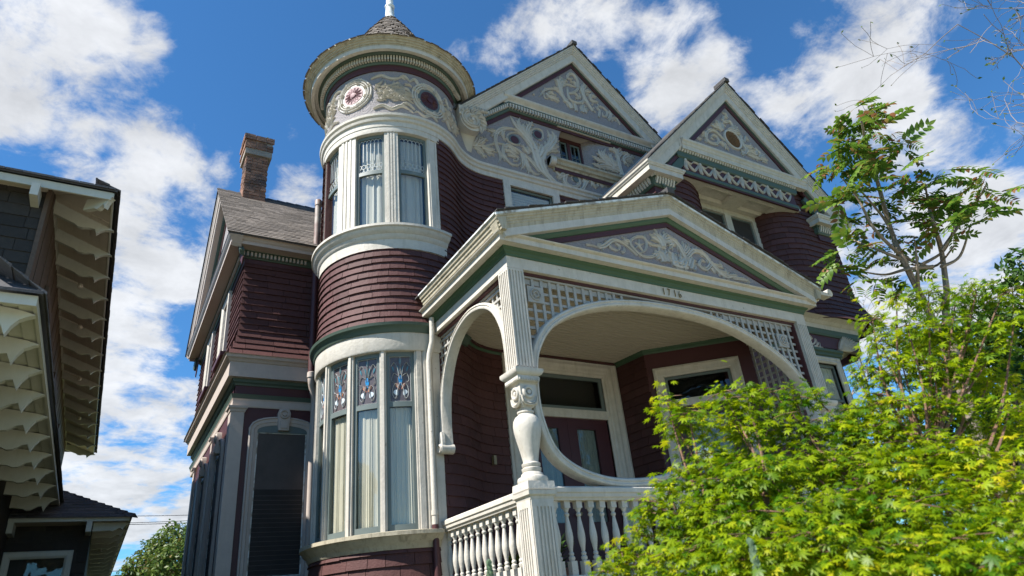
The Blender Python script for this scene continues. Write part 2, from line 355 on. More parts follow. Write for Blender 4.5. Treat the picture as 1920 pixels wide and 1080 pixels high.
def wallholes(mb,mf,u0,u1,v0,v1,holes,h0,h1,nseg=1):
    us=sorted({u0,u1,*[min(max(h[0],u0),u1) for h in holes],*[min(max(h[1],u0),u1) for h in holes]}); vs=sorted({v0,v1,*[min(max(h[2],v0),v1) for h in holes],*[min(max(h[3],v0),v1) for h in holes]})
    for a,b in zip(us,us[1:]):
        if b-a<1e-5: continue
        run=None
        for c,d in zip(vs,vs[1:]):
            if d-c<1e-5: continue
            mu,mv=(a+b)/2,(c+d)/2
            if any(h[0]<mu<h[1] and h[2]<mv<h[3] for h in holes): continue
            mb.cbox(mf,a,b,c,d,h0,h1,max(1,int(round((b-a)*nseg))))
# ---- shingles: collected first, then the 300 that show largest become parts of their own
SHING=[]
def shingles(mf,u0,u1,v0,v1,exp,w,holes=(),nseg=4.,flare=None,weight=1.,mat=None,store=None,clip=None,thick=.028,jit=.0035,phase=0):
    store=SHING if store is None else store
    n=int(math.ceil((v1-v0)/exp-1e-6)); rr=random.Random(int(u0*1000+v0*77+phase))
    for i in range(n):
        z=v0+i*exp; zt=min(z+exp*1.12,v1); zm=(z+min(z+exp,v1))/2
        spans=[(u0,u1)]
        if clip: 
            c=clip(zm); spans=[(max(u0,c[0]),min(u1,c[1]))] if c else []
        for h in holes:
            if h[2]<zm<h[3]:
                ns=[]
                for a,b in spans:
                    if h[1]<=a or h[0]>=b: ns.append((a,b)); continue
                    if h[0]>a: ns.append((a,h[0]))
                    if h[1]<b: ns.append((h[1],b))
                spans=ns
        for a,b in spans:
            if b-a<.02: continue
            u=a-rr.random()*w*.9; first=True
            while u<b-1e-6:
                ww=w*(.62+.8*rr.random()); e=min(u+ww,b); s0=max(u,a)
                if b-e<.05: e=b
                if e-s0>.015:
                    k=max(1,int(math.ceil((e-s0)*nseg))); vs=[];fs=[]; dz=rr.uniform(-jit,jit); dh=rr.uniform(-.003,.003)
                    g=.003
                    for q in range(k+1):
                        uu=s0+g+(e-s0-2*g)*q/k
                        f0=flare(z) if flare else 0; f1=flare(zt) if flare else 0
                        vs+=[mf(uu,z+dz,thick+dh+f0),mf(uu,zt,.004+f1),mf(uu,z+dz,0.0+f0-.004)]
                    for q in range(k):
                        o=3*q; p=o+3
                        fs+=[(o,p,p+1,o+1),(o+2,p+2,p,o),(o+1,p+1,p+2,o+2)]
                    fs+=[(0,1,2),(3*k+2,3*k+1,3*k)]
                    store.append((vs,fs,weight,mat))
                u=e if e>u else u+ww
def flush_shingles(store,parent,mat,nmax=300,name='shingle',bulk='shingle_courses'):
    sc=[]
    for i,(vs,fs,wt,m) in enumerate(store):
        c=[sum(v[k] for v in vs)/len(vs) for k in range(3)]; p=proj(c); s=0
        if p and -20<p[0]<1940 and -20<p[1]<1100:
            q=[proj(v) for v in (vs[0],vs[1],vs[-3],vs[-2])]
            if all(q):
                ar=0
                pl=[q[0],q[1],q[3],q[2]]
                for a,b in zip(pl,pl[1:]+pl[:1]): ar+=a[0]*b[1]-b[0]*a[1]
                s=abs(ar)*wt
        sc.append((s,i))
    sc.sort(reverse=True); top={i for s,i in sc[:nmax] if s>0}
    mb=MB()
    for i,(vs,fs,wt,m) in enumerate(store):
        if i in top:
            b=MB(); b.add(vs,fs); b.build(name,mat,parent)
        else: mb.add(vs,fs)
    if mb.v: mb.build(bulk,mat,parent,kind='stuff')
def place(me,name,parent,mf,u,v,h=0,along=1):
    """put a shared mesh on a surface: local x along u, -y outward, z along v"""
    e=.01; o=Vector(mf(u,v,h)); du=(Vector(mf(u+e,v,h))-Vector(mf(u-e,v,h))).normalized(); dh=(Vector(mf(u,v,h+e))-o).normalized(); dv=dh.cross(du)
    if dv.dot(Vector(mf(u,v+e,h))-o)<0: dv=-dv
    mw=Matrix(((du.x,-dh.x,dv.x,o.x),(du.y,-dh.y,dv.y,o.y),(du.z,-dh.z,dv.z,o.z),(0,0,0,1)))
    return linkmesh(name,me,parent,mw)

# carved relief strokes: (points in metres across and up, widths)
SWIRL=[([(6.024,8.412),(5.881,8.554),(5.807,8.654),(5.771,8.828),(5.735,9.005),(5.683,9.177),(5.581,9.303),(5.459,9.39),(5.37,9.504),(5.307,9.66)],[0.099,0.131,0.181,0.214,0.181,0.148,0.123,0.099,0.074,0.01]),([(5.706,9.121),(5.577,9.27),(5.492,9.417),(5.463,9.553),(5.519,9.711)],[0.115,0.115,0.099,0.074,0.01]),([(5.638,9.29),(5.578,9.398),(5.561,9.505),(5.604,9.615)],[0.083,0.083,0.053,0.008]),([(5.656,9.312),(5.641,9.436),(5.703,9.57),(5.806,9.73)],[0.101,0.101,0.084,0.01]),([(5.706,9.121),(5.687,9.322),(5.725,9.448),(5.836,9.55),(5.957,9.542),(5.98,9.435),(5.934,9.323),(5.863,9.3)],[0.086,0.069,0.041,0.034,0.038,0.041,0.038,0.017]),([(5.693,9.023),(5.569,9.204),(5.463,9.296),(5.346,9.288),(5.223,9.216),(5.178,9.123),(5.204,9.038),(5.315,9.012),(5.418,9.037),(5.454,9.095)],[0.095,0.063,0.038,0.032,0.035,0.041,0.041,0.038,0.035,0.013]),([(5.467,9.329),(5.325,9.361),(5.163,9.322),(5.026,9.228),(4.942,9.076),(4.932,8.904),(4.967,8.764),(4.996,8.638),(4.947,8.49)],[0.047,0.056,0.078,0.093,0.081,0.068,0.071,0.062,0.009]),([(4.994,9.186),(4.881,9.164),(4.764,9.171)],[0.078,0.056,0.009]),([(5.009,9.191),(4.918,9.114),(4.855,9.032)],[0.062,0.053,0.009]),([(5.114,9.258),(5.088,9.14),(5.147,9.027)],[0.079,0.057,0.009]),([(5.003,8.715),(5.051,8.64),(5.071,8.564)],[0.055,0.04,0.009]),([(4.71,8.78),(4.853,8.867),(5.025,8.934),(5.194,8.942),(5.347,8.914),(5.468,8.844),(5.589,8.773),(5.691,8.666),(5.792,8.543)],[0.041,0.038,0.038,0.044,0.057,0.063,0.079,0.079,0.063]),([(5.078,8.905),(5.06,8.733),(5.117,8.615),(5.221,8.542),(5.335,8.561),(5.423,8.647)],[0.061,0.07,0.055,0.046,0.04,0.021]),([(5.089,8.878),(5.194,8.942),(5.284,8.863),(5.393,8.821)],[0.094,0.094,0.078,0.016]),([(5.095,8.804),(5.21,8.825),(5.288,8.773),(5.379,8.755)],[0.078,0.078,0.062,0.012]),([(5.143,8.728),(5.241,8.728),(5.355,8.732),(5.331,8.65),(5.273,8.632),(5.263,8.674)],[0.068,0.062,0.046,0.034,0.025,0.012]),([(5.445,8.837),(5.465,8.705),(5.452,8.595),(5.388,8.471)],[0.093,0.093,0.062,0.009]),([(5.466,8.828),(5.526,8.617),(5.553,8.43)],[0.094,0.078,0.009]),([(5.501,8.762),(5.576,8.556),(5.652,8.473),(5.679,8.406)],[0.078,0.063,0.047,0.009]),([(5.654,8.488),(5.739,8.475),(5.819,8.528)],[0.041,0.038,0.019]),([(5.603,8.885),(5.541,8.975),(5.472,9.062)],[0.096,0.064,0.01]),([(5.766,9.014),(5.781,9.129),(5.833,9.242)],[0.099,0.066,0.01]),([(5.85,8.978),(5.881,9.098),(5.924,9.191)],[0.099,0.083,0.023]),([(5.864,8.857),(5.971,9.094),(6.104,9.281),(6.142,9.44),(6.095,9.597)],[0.187,0.136,0.102,0.078,0.01]),([(5.984,9.083),(6.147,9.262),(6.251,9.443),(6.205,9.609)],[0.156,0.121,0.097,0.014]),([(5.883,8.894),(5.982,9.066),(6.151,9.183),(6.321,9.285)],[0.136,0.102,0.085,0.034]),([(5.904,8.931),(6.045,9.086),(6.3,9.149)],[0.084,0.067,0.044]),([(4.218,8.911),(4.274,8.781),(4.388,8.729),(4.547,8.751),(4.737,8.782)],[0.044,0.088,0.131,0.102,0.038]),([(4.323,8.738),(4.34,8.611),(4.344,8.482)],[0.13,0.081,0.009]),([(4.401,8.734),(4.408,8.647),(4.362,8.56)],[0.073,0.052,0.009]),([(4.465,8.71),(4.555,8.843),(4.623,9.024)],[0.119,0.104,0.009]),([(4.577,8.79),(4.666,8.894),(4.767,8.972)],[0.09,0.066,0.009]),([(4.489,8.688),(4.617,8.625),(4.679,8.505)],[0.103,0.083,0.009]),([(4.639,8.735),(4.786,8.722),(4.899,8.773)],[0.105,0.09,0.012]),([(4.701,8.681),(4.793,8.65),(4.881,8.655)],[0.075,0.054,0.009]),([(7.764,9.031),(7.74,9.242),(7.749,9.448),(7.724,9.578),(7.627,9.617),(7.557,9.612)],[0.115,0.108,0.085,0.077,0.069,0.065]),([(7.742,9.584),(7.705,9.659),(7.676,9.684)],[0.069,0.058,0.066]),([(7.763,9.555),(7.814,9.676),(7.875,9.712),(7.826,9.732)],[0.078,0.059,0.047,0.039]),([(7.775,9.49),(7.889,9.612),(8.019,9.635),(8.06,9.578),(8.035,9.71)],[0.079,0.071,0.079,0.059,0.01]),([(8.03,9.603),(7.918,9.5),(7.898,9.408),(7.976,9.363),(8.048,9.367)],[0.096,0.085,0.069,0.058,0.023]),([(7.948,9.474),(8.071,9.546),(8.227,9.637)],[0.078,0.078,0.012]),([(7.959,9.443),(8.073,9.478),(8.146,9.482)],[0.07,0.059,0.012]),([(7.746,9.109),(7.556,9.187),(7.404,9.276),(7.306,9.381),(7.283,9.526)],[0.111,0.129,0.129,0.1,0.011]),([(7.607,9.186),(7.487,9.352),(7.378,9.403),(7.477,9.604)],[0.112,0.112,0.093,0.011]),([(7.662,9.202),(7.582,9.313),(7.549,9.404),(7.608,9.525)],[0.113,0.105,0.083,0.011]),([(7.604,9.168),(7.393,9.223),(7.211,9.235),(7.084,9.312)],[0.109,0.109,0.084,0.011]),([(7.596,9.132),(7.376,9.134),(7.181,9.077),(7.057,9.122)],[0.108,0.101,0.072,0.014]),([(7.654,9.083),(7.437,9.103),(7.259,9.05)],[0.092,0.081,0.022]),([(6.239,8.383),(6.09,8.387),(5.945,8.513),(5.877,8.662),(5.875,8.862)],[0.064,0.112,0.128,0.144,0.096]),([(6.239,8.383),(6.385,8.346),(6.586,8.354),(6.725,8.438),(6.784,8.594),(6.744,8.725),(6.609,8.765),(6.461,8.723),(6.324,8.637),(6.226,8.593),(6.142,8.685)],[0.051,0.068,0.079,0.079,0.075,0.072,0.079,0.103,0.12,0.086,0.01]),([(6.274,8.607),(6.219,8.545),(6.16,8.505)],[0.082,0.065,0.013]),([(6.354,8.63),(6.315,8.48),(6.395,8.41),(6.535,8.417),(6.644,8.509),(6.677,8.611),(6.628,8.692),(6.532,8.68),(6.489,8.606),(6.527,8.554)],[0.102,0.102,0.085,0.074,0.061,0.058,0.047,0.037,0.027,0.014]),([(6.331,8.484),(6.271,8.391),(6.372,8.358)],[0.065,0.049,0.01]),([(6.748,8.475),(6.857,8.646),(6.923,8.744),(6.848,8.77),(6.747,8.741)],[0.069,0.08,0.076,0.045,0.01]),([(6.943,8.765),(6.952,8.641),(7.019,8.564),(7.09,8.6),(7.089,8.679),(7.02,8.66)],[0.07,0.08,0.063,0.045,0.028,0.014]),([(6.986,8.65),(7.081,8.724),(7.072,8.762)],[0.053,0.042,0.011]),([(7.103,8.667),(7.238,8.688),(7.269,8.761)],[0.046,0.053,0.011]),([(7.137,8.676),(7.228,8.637),(7.333,8.666)],[0.053,0.046,0.011]),([(7.165,8.652),(7.201,8.582)],[0.052,0.01])]
TYMP=[([(6.643,10.431),(6.528,10.602),(6.429,10.686),(6.27,10.647),(6.133,10.556),(6.065,10.454),(5.99,10.351)],[0.048,0.055,0.058,0.061,0.055,0.045,0.016]),([(6.618,10.452),(6.548,10.64),(6.529,10.787),(6.519,10.908),(6.496,10.994)],[0.066,0.082,0.115,0.115,0.033]),([(6.531,10.898),(6.59,11.0),(6.633,11.097)],[0.067,0.074,0.017]),([(6.539,10.854),(6.661,10.997),(6.744,11.061)],[0.074,0.067,0.017]),([(6.494,10.742),(6.434,10.719),(6.379,10.729)],[0.065,0.049,0.013]),([(6.539,10.667),(6.577,10.822),(6.694,10.931),(6.813,10.954),(6.96,10.956)],[0.06,0.057,0.054,0.047,0.023]),([(6.715,10.704),(6.875,10.797),(6.983,10.917),(7.02,11.092),(6.99,11.225),(6.913,11.291),(6.799,11.228),(6.77,11.136),(6.843,11.133),(6.908,11.176)],[0.045,0.059,0.063,0.066,0.07,0.07,0.07,0.063,0.049,0.024]),([(6.865,11.271),(6.907,11.345)],[0.052,0.014]),([(6.96,10.956),(6.936,11.074),(6.813,11.041)],[0.069,0.062,0.017]),([(6.727,10.865),(6.71,10.671),(6.747,10.546),(6.886,10.521),(7.044,10.596),(7.112,10.73),(7.104,10.854),(7.043,10.925)],[0.034,0.057,0.067,0.064,0.06,0.057,0.06,0.034]),([(6.758,10.705),(6.885,10.769),(6.977,10.71),(7.021,10.711)],[0.034,0.051,0.051,0.013]),([(7.01,10.817),(7.008,10.722),(6.872,10.609)],[0.041,0.057,0.014]),([(7.284,10.451),(7.168,10.626),(7.108,10.792),(7.096,10.978),(7.133,11.105)],[0.068,0.085,0.096,0.085,0.017]),([(7.119,10.939),(7.189,11.078),(7.214,11.137)],[0.07,0.063,0.014]),([(7.142,10.9),(7.261,10.978),(7.287,10.956)],[0.07,0.063,0.017]),([(7.178,10.85),(7.268,10.853),(7.291,10.735),(7.398,10.743),(7.476,10.756)],[0.052,0.069,0.069,0.058,0.024]),([(7.275,10.808),(7.365,10.89),(7.434,10.852)],[0.07,0.059,0.014]),([(6.737,10.313),(6.695,10.404),(6.598,10.505)],[0.097,0.097,0.032]),([(6.848,10.293),(6.839,10.412),(6.825,10.498)],[0.082,0.075,0.016]),([(6.996,10.316),(7.034,10.452),(7.096,10.552)],[0.093,0.083,0.017]),([(7.086,10.333),(7.1,10.415),(7.153,10.465)],[0.067,0.06,0.017]),([(7.412,10.342),(7.46,10.514),(7.411,10.575),(7.486,10.649),(7.59,10.64),(7.666,10.557),(7.609,10.427),(7.531,10.415),(7.535,10.51)],[0.052,0.059,0.052,0.049,0.052,0.056,0.052,0.042,0.021]),([(7.47,10.643),(7.437,10.789)],[0.024,0.017]),([(7.658,10.367),(7.751,10.525),(7.705,10.603)],[0.063,0.07,0.014]),([(7.668,10.339),(7.763,10.435),(7.88,10.476),(7.925,10.398),(7.958,10.331)],[0.042,0.046,0.046,0.042,0.014]),([(7.746,10.351),(7.823,10.425),(7.875,10.38)],[0.042,0.038,0.014]),([(6.18,10.498),(6.224,10.425),(6.363,10.432),(6.469,10.396)],[0.057,0.096,0.096,0.022]),([(6.209,10.51),(6.299,10.559),(6.4,10.491)],[0.058,0.07,0.016]),([(6.11,10.487),(6.121,10.371),(6.201,10.356)],[0.025,0.038,0.013]),([(5.85,10.357),(5.888,10.342)],[0.055,0.022]),([(7.318,10.634),(7.286,10.623)],[0.044,0.034]),([(7.328,10.529),(7.302,10.551)],[0.044,0.034]),([(7.357,10.446),(7.315,10.462)],[0.041,0.03])]
TYMPR=[([(9.325,9.456),(9.388,9.588),(9.338,9.698),(9.173,9.625),(9.163,9.701),(9.241,9.777),(9.303,9.75)],[0.04,0.06,0.068,0.068,0.06,0.052,0.024]),([(9.315,9.787),(9.292,9.876),(9.198,9.858)],[0.053,0.045,0.012]),([(9.224,9.469),(9.35,9.527),(9.461,9.645)],[0.06,0.068,0.016]),([(9.291,9.46),(9.417,9.518),(9.55,9.643)],[0.06,0.08,0.02]),([(9.332,9.427),(9.465,9.503),(9.545,9.577)],[0.069,0.073,0.02]),([(9.386,9.429),(9.506,9.469),(9.567,9.489)],[0.069,0.069,0.016]),([(9.012,9.35),(8.945,9.405),(8.809,9.405),(8.801,9.434)],[0.077,0.084,0.069,0.046]),([(9.018,9.368),(8.948,9.469),(8.895,9.513)],[0.085,0.085,0.05]),([(9.024,9.385),(8.993,9.5),(9.002,9.582)],[0.086,0.086,0.043]),([(9.043,9.392),(9.09,9.533),(9.135,9.564)],[0.087,0.087,0.039]),([(9.021,9.123),(8.914,9.21),(8.802,9.28),(8.658,9.247),(8.539,9.131),(8.497,8.997),(8.575,8.933),(8.73,8.953),(8.832,9.061),(8.796,9.155),(8.689,9.135),(8.649,9.062),(8.712,9.052)],[0.044,0.062,0.069,0.077,0.077,0.073,0.073,0.069,0.062,0.058,0.051,0.04,0.018]),([(8.563,9.154),(8.49,9.129),(8.422,9.122)],[0.074,0.055,0.011]),([(8.523,9.081),(8.451,9.056),(8.391,9.022)],[0.066,0.047,0.011]),([(8.454,8.909),(8.516,9.003)],[0.073,0.037]),([(8.84,9.033),(8.904,9.024),(9.04,8.977)],[0.056,0.083,0.026]),([(8.915,9.058),(8.936,9.019),(9.044,9.039)],[0.057,0.064,0.015]),([(8.979,9.048),(8.983,8.959),(9.08,8.944)],[0.068,0.057,0.015]),([(8.247,8.915),(8.305,8.949),(8.33,8.928)],[0.054,0.065,0.025]),([(9.549,9.388),(9.526,9.224),(9.583,9.087),(9.499,8.953)],[0.051,0.079,0.119,0.048]),([(9.559,9.266),(9.549,9.388),(9.589,9.449)],[0.06,0.06,0.016]),([(9.599,9.279),(9.706,9.424),(9.728,9.336)],[0.049,0.061,0.016]),([(9.581,9.179),(9.73,9.196),(9.825,9.257)],[0.081,0.089,0.02]),([(9.57,9.052),(9.725,9.085),(9.841,9.059),(9.875,9.148),(9.765,9.144)],[0.08,0.089,0.08,0.068,0.02]),([(9.767,9.005),(9.904,8.985),(9.986,9.104),(9.909,9.19),(9.888,9.23)],[0.061,0.073,0.073,0.065,0.02]),([(9.424,9.037),(9.458,8.987),(9.414,8.912)],[0.059,0.07,0.02]),([(9.973,9.022),(10.07,9.083),(10.076,9.147)],[0.061,0.061,0.016]),([(9.939,8.98),(10.077,9.007),(10.14,8.979)],[0.061,0.082,0.02]),([(9.578,8.978),(9.72,8.975),(9.891,8.95)],[0.071,0.087,0.04]),([(9.98,8.947),(10.084,8.931)],[0.073,0.02])]
TYMPP=[([(5.534,5.451),(5.368,5.317),(5.2,5.283),(5.088,5.345),(5.032,5.446),(5.132,5.539),(5.268,5.569),(5.305,5.49),(5.255,5.379),(5.127,5.311)],[0.029,0.046,0.042,0.039,0.039,0.039,0.039,0.036,0.029,0.013]),([(5.104,5.278),(4.97,5.377),(4.842,5.427),(4.731,5.403),(4.625,5.318),(4.527,5.271),(4.523,5.324)],[0.034,0.037,0.043,0.062,0.068,0.05,0.022]),([(4.548,5.302),(4.587,5.351)],[0.03,0.009]),([(4.711,5.378),(4.697,5.306),(4.782,5.282),(4.851,5.324)],[0.037,0.04,0.04,0.015]),([(4.787,5.38),(4.841,5.35),(4.829,5.292)],[0.031,0.044,0.016]),([(4.855,5.27),(4.906,5.294),(4.918,5.352)],[0.041,0.041,0.012]),([(4.338,5.265),(4.412,5.274),(4.526,5.264)],[0.038,0.03,0.021]),([(5.019,5.458),(4.957,5.458),(4.951,5.499)],[0.048,0.048,0.013]),([(4.993,5.41),(4.951,5.429),(4.908,5.448)],[0.038,0.041,0.013]),([(5.171,5.433),(5.193,5.523)],[0.036,0.013]),([(5.171,5.433),(5.263,5.481)],[0.036,0.013]),([(5.171,5.433),(5.095,5.374)],[0.035,0.013]),([(5.171,5.433),(5.115,5.464)],[0.036,0.013]),([(5.168,5.418),(5.231,5.346)],[0.042,0.013]),([(5.171,5.433),(5.178,5.392)],[0.049,0.032]),([(5.281,5.557),(5.313,5.622)],[0.044,0.013]),([(5.304,5.518),(5.379,5.491),(5.51,5.489),(5.608,5.481)],[0.044,0.037,0.051,0.051]),([(5.577,5.489),(5.542,5.614),(5.458,5.676)],[0.103,0.103,0.017]),([(5.544,5.555),(5.454,5.594),(5.406,5.599)],[0.068,0.068,0.014]),([(5.625,5.543),(5.613,5.629),(5.706,5.724)],[0.086,0.076,0.024]),([(5.694,5.676),(5.767,5.692)],[0.071,0.018]),([(5.619,5.586),(5.754,5.644),(5.842,5.588),(5.898,5.481),(5.936,5.371)],[0.063,0.071,0.078,0.078,0.053]),([(5.678,5.554),(5.755,5.585),(5.675,5.48)],[0.07,0.07,0.021]),([(5.884,5.493),(5.967,5.6),(5.974,5.624)],[0.064,0.061,0.014]),([(5.931,5.473),(6.028,5.567),(6.019,5.595)],[0.065,0.061,0.014]),([(5.968,5.421),(6.108,5.539),(6.237,5.55),(6.328,5.492),(6.371,5.395),(6.25,5.298),(6.155,5.339),(6.217,5.425),(6.284,5.408)],[0.055,0.066,0.073,0.073,0.066,0.058,0.051,0.044,0.018]),([(5.996,5.456),(6.113,5.555),(6.228,5.578)],[0.054,0.061,0.014]),([(6.381,5.427),(6.476,5.325),(6.602,5.258),(6.717,5.263)],[0.074,0.081,0.066,0.026]),([(6.429,5.406),(6.577,5.404),(6.547,5.429)],[0.048,0.052,0.03]),([(6.51,5.316),(6.638,5.31),(6.672,5.353)],[0.056,0.063,0.015]),([(6.642,5.265),(6.806,5.302),(6.818,5.281)],[0.057,0.061,0.015]),([(6.752,5.255),(6.95,5.275),(7.078,5.251)],[0.05,0.057,0.015]),([(6.807,5.249),(6.92,5.3)],[0.034,0.011]),([(5.712,5.241),(5.709,5.355),(5.717,5.444)],[0.119,0.102,0.02]),([(5.815,5.246),(5.895,5.348),(5.895,5.406)],[0.121,0.104,0.024]),([(5.956,5.258),(6.024,5.373),(6.075,5.427)],[0.106,0.088,0.018]),([(6.025,5.256),(6.104,5.344)],[0.089,0.018]),([(5.535,5.264),(5.51,5.359),(5.456,5.406)],[0.117,0.117,0.02]),([(5.587,5.274),(5.58,5.373),(5.645,5.43)],[0.101,0.084,0.017]),([(5.412,5.297),(5.458,5.349),(5.414,5.369)],[0.083,0.073,0.02]),([(5.671,5.276),(5.787,5.269),(5.923,5.266)],[0.102,0.119,0.085]),([(6.37,5.335),(6.422,5.27)],[0.073,0.018])]
# ---------------------------------------------------------------- ground
g=MB(); g.box((-400,-400,-.5),(400,400,-.001)); o=g.build('ground',LAWN,None); o['kind']='structure'
g=MB(); g.box((-60,-14,-.0005),(60,-3.2,.003)); o=g.build('street',PAVE,None); o['kind']='structure'
g=MB(); g.box((-60,-2.2,.003),(60,.8,.007)); o=g.build('pavement',PAVE,None); o['kind']='structure'
g=MB(); g.box((4.9,.9,.003),(6.5,4.0,.007)); o=g.build('path',PAVE,None); o['kind']='structure'

# ---------------------------------------------------------------- the house
HOUSE=empty('victorian_house',(6.2,8.2,0),'large maroon shingled house with round turret, cream trim and gabled front porch','house')
TC=(3.2,8.2); TR=1.05
RC=.9986; UA=TR*pi/4; UB=UA+RC*pi/4; C2=(TC[0]+TR*sin(pi/4)+RC*sin(pi/4),TC[1]-TR*cos(pi/4)-RC*cos(pi/4)); XB=C2[0]
def mp(u,h):
    if u<=UA: a=u/TR; return (TC[0]+(TR+h)*sin(a),TC[1]-(TR+h)*cos(a))
    if u<=UB: a=pi/4-(u-UA)/RC; return (C2[0]-(RC-h)*sin(a),C2[1]+(RC-h)*cos(a))
    return (XB+u-UB,7.75-h)
def PM(u,v,h): x,y=mp(u,h); return (x,y,v)
def U(x): return UB+x-XB              # straight part: x to arc length
def DG(d): return R(d)*TR             # tower degrees to arc length
def mpath(u0,u1,step=.06):
    n=max(2,int((u1-u0)/step)); return [mp(u0+(u1-u0)*i/n,0) for i in range(n+1)]
def mould(name,pts,prof,mat,closed=False,label=None,smooth=True,parent=None):
    mb=MB(); mb.sweep(pts,prof,HZ,closed); return mb.build(name,mat,parent or HOUSE,smooth,label)
# core walls behind the shingles
YM=7.75
w=MB(); 
for z0,z1,u0,u1 in ((0,2.36,DG(-150),.26),(1.6,5.0,DG(12.5),UB-.02),(4.88,6.2,DG(-150),U(9.0)),(6.2,8.2,DG(19.5),U(9.0)),(6.2,8.2,DG(-150),DG(-92))):
    wallholes(w,PM,u0,u1,z0,z1,[(U(5.06),U(6.03),6.55,8.06)],-.12,-.012,14)
w.build('wall',MAROON,HOUSE,True)
# shingled surfaces of turret and front
def fl(z0,a,l): return lambda z: a*max(0,1-(z-z0)/l)**2
shingles(PM,DG(-150),DG(4),.25,2.30,.125,.30,nseg=9)
shingles(PM,DG(-135),U(7.6),4.955,6.08,.1,.30,nseg=7,flare=fl(4.95,.05,.35),weight=1.3)
shingles(PM,DG(17.5),U(7.6),6.055,8.17,.105,.30,holes=[(U(4.98),U(6.12),6.5,8.2),(0,DG(19.0),6,6.47)],nseg=7)
shingles(PM,DG(-150),DG(-95),6.055,8.17,.105,.30,nseg=7)
shingles(PM,DG(9.5),UB-.01,1.72,4.93,.125,.34,nseg=7,weight=.8,phase=3)
# --- turret mouldings
def trange(a,b,r=0,step=4):
    n=int((b-a)/step)+1; return [(TC[0]+(TR+r)*sin(R(a+(b-a)*i/n)),TC[1]-(TR+r)*cos(R(a+(b-a)*i/n))) for i in range(n+1)]
mould('lower_window_sill',trange(-112,4),[(-.06,2.29),(.02,2.29),(.035,2.315),(.05,2.35),(.085,2.375),(.10,2.41),(.125,2.425),(.125,2.465),(.0,2.485),(-.2,2.49)],CREAMD)
mould('lower_window_head',trange(-112,11),[(-.13,4.60),(.02,4.60),(.03,4.62),(.03,4.84),(-.13,4.845)],CREAM)
mould('shingle_belt',mpath(DG(-135),DG(40)),[(-.03,4.835),(.045,4.835),(.055,4.86),(.075,4.90),(.10,4.915),(.11,4.95),(-.03,4.962)],GREEN)
mould('upper_window_sill',trange(-118,21.5),[(-.05,6.055),(.02,6.055),(.025,6.20),(.05,6.225),(.06,6.27),(.10,6.30),(.115,6.345),(.14,6.36),(.14,6.395),(.0,6.425),(-.14,6.43)],CREAM)
mould('frieze_moulding',mpath(DG(-135),U(7.6)),[(-.03,8.14),(.03,8.14),(.035,8.22),(.06,8.235),(.07,8.27),(.055,8.29),(.085,8.31),(.09,8.35),(.05,8.375),(-.03,8.385)],CREAM)
mould('upper_window_head',trange(-112,19.5),[(-.14,8.045),(.018,8.045),(.022,8.06),(.022,8.15),(-.14,8.15)],CREAM)
# dark rooms behind the turret windows
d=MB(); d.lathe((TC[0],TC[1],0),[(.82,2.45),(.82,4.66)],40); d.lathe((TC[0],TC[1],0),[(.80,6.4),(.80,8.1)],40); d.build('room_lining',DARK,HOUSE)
def tower_window(name,a0,a1,v0,v1,rail,sashd,parent=HOUSE,curt=None):
    u0,u1=DG(a0),DG(a1); mb=MB(); n=5; t=.038
    mb.cbox(PM,u0,u0+t,v0,v1,-.085,-.045,1); mb.cbox(PM,u1-t,u1,v0,v1,-.085,-.045,1)
    for a,b in ((v0,v0+.075),(rail-.03,rail+.03),(v1-.055,v1)): mb.cbox(PM,u0+t,u1-t,a,b,-.084,-.044,n)
    fr=mb.build('window',SASH,parent,True)
    g=MB(); g.cbox(PM,u0+t,u1-t,v0+.075,rail-.03,-.070,-.066,n); g.build('pane',GLASSR,fr)
    return fr,u0+t,u1-t
# lower turret window: pilaster casings, mullions, stained lights over curtained panes
LW=[(-98.8,-79.3),(-75.3,-55.9),(-51.6,-32.4),(-28.1,-8.8)]
mb=MB()
for a,b in ((-103.5,-98.8),(-79.3,-75.3),(-55.9,-51.6),(-32.4,-28.1),(-8.8,-3.2)): mb.cbox(PM,DG(a),DG(b),2.47,4.61,-.13,-.012,3)
for a,b in ((-54.7,-52.8),(-31.2,-29.3),(-7.6,-4.2),(-78.2,-76.4)): mb.cbox(PM,DG(a),DG(b),2.472,4.608,-.02,.008,2)
mb.build('window_mullions',CREAM,HOUSE)
mb=MB()
for a,b,h in ((-3.2,9.8,-.0),(-2.6,-.6,.012),(.4,2.6,.012),(3.4,5.2,.008)): mb.cbox(PM,DG(a),DG(b),2.47,4.605,-.14,h+.006,4)
mb.cbox(PM,DG(3.6),DG(9.8),1.7,2.475,-.139,.004,3)
mb.build('corner_pilaster',CREAM,HOUSE)
mb=MB(); mb.cbox(PM,DG(-114),DG(-103.5),2.47,4.605,-.14,.006,4); mb.build('corner_pilaster',CREAM,HOUSE)
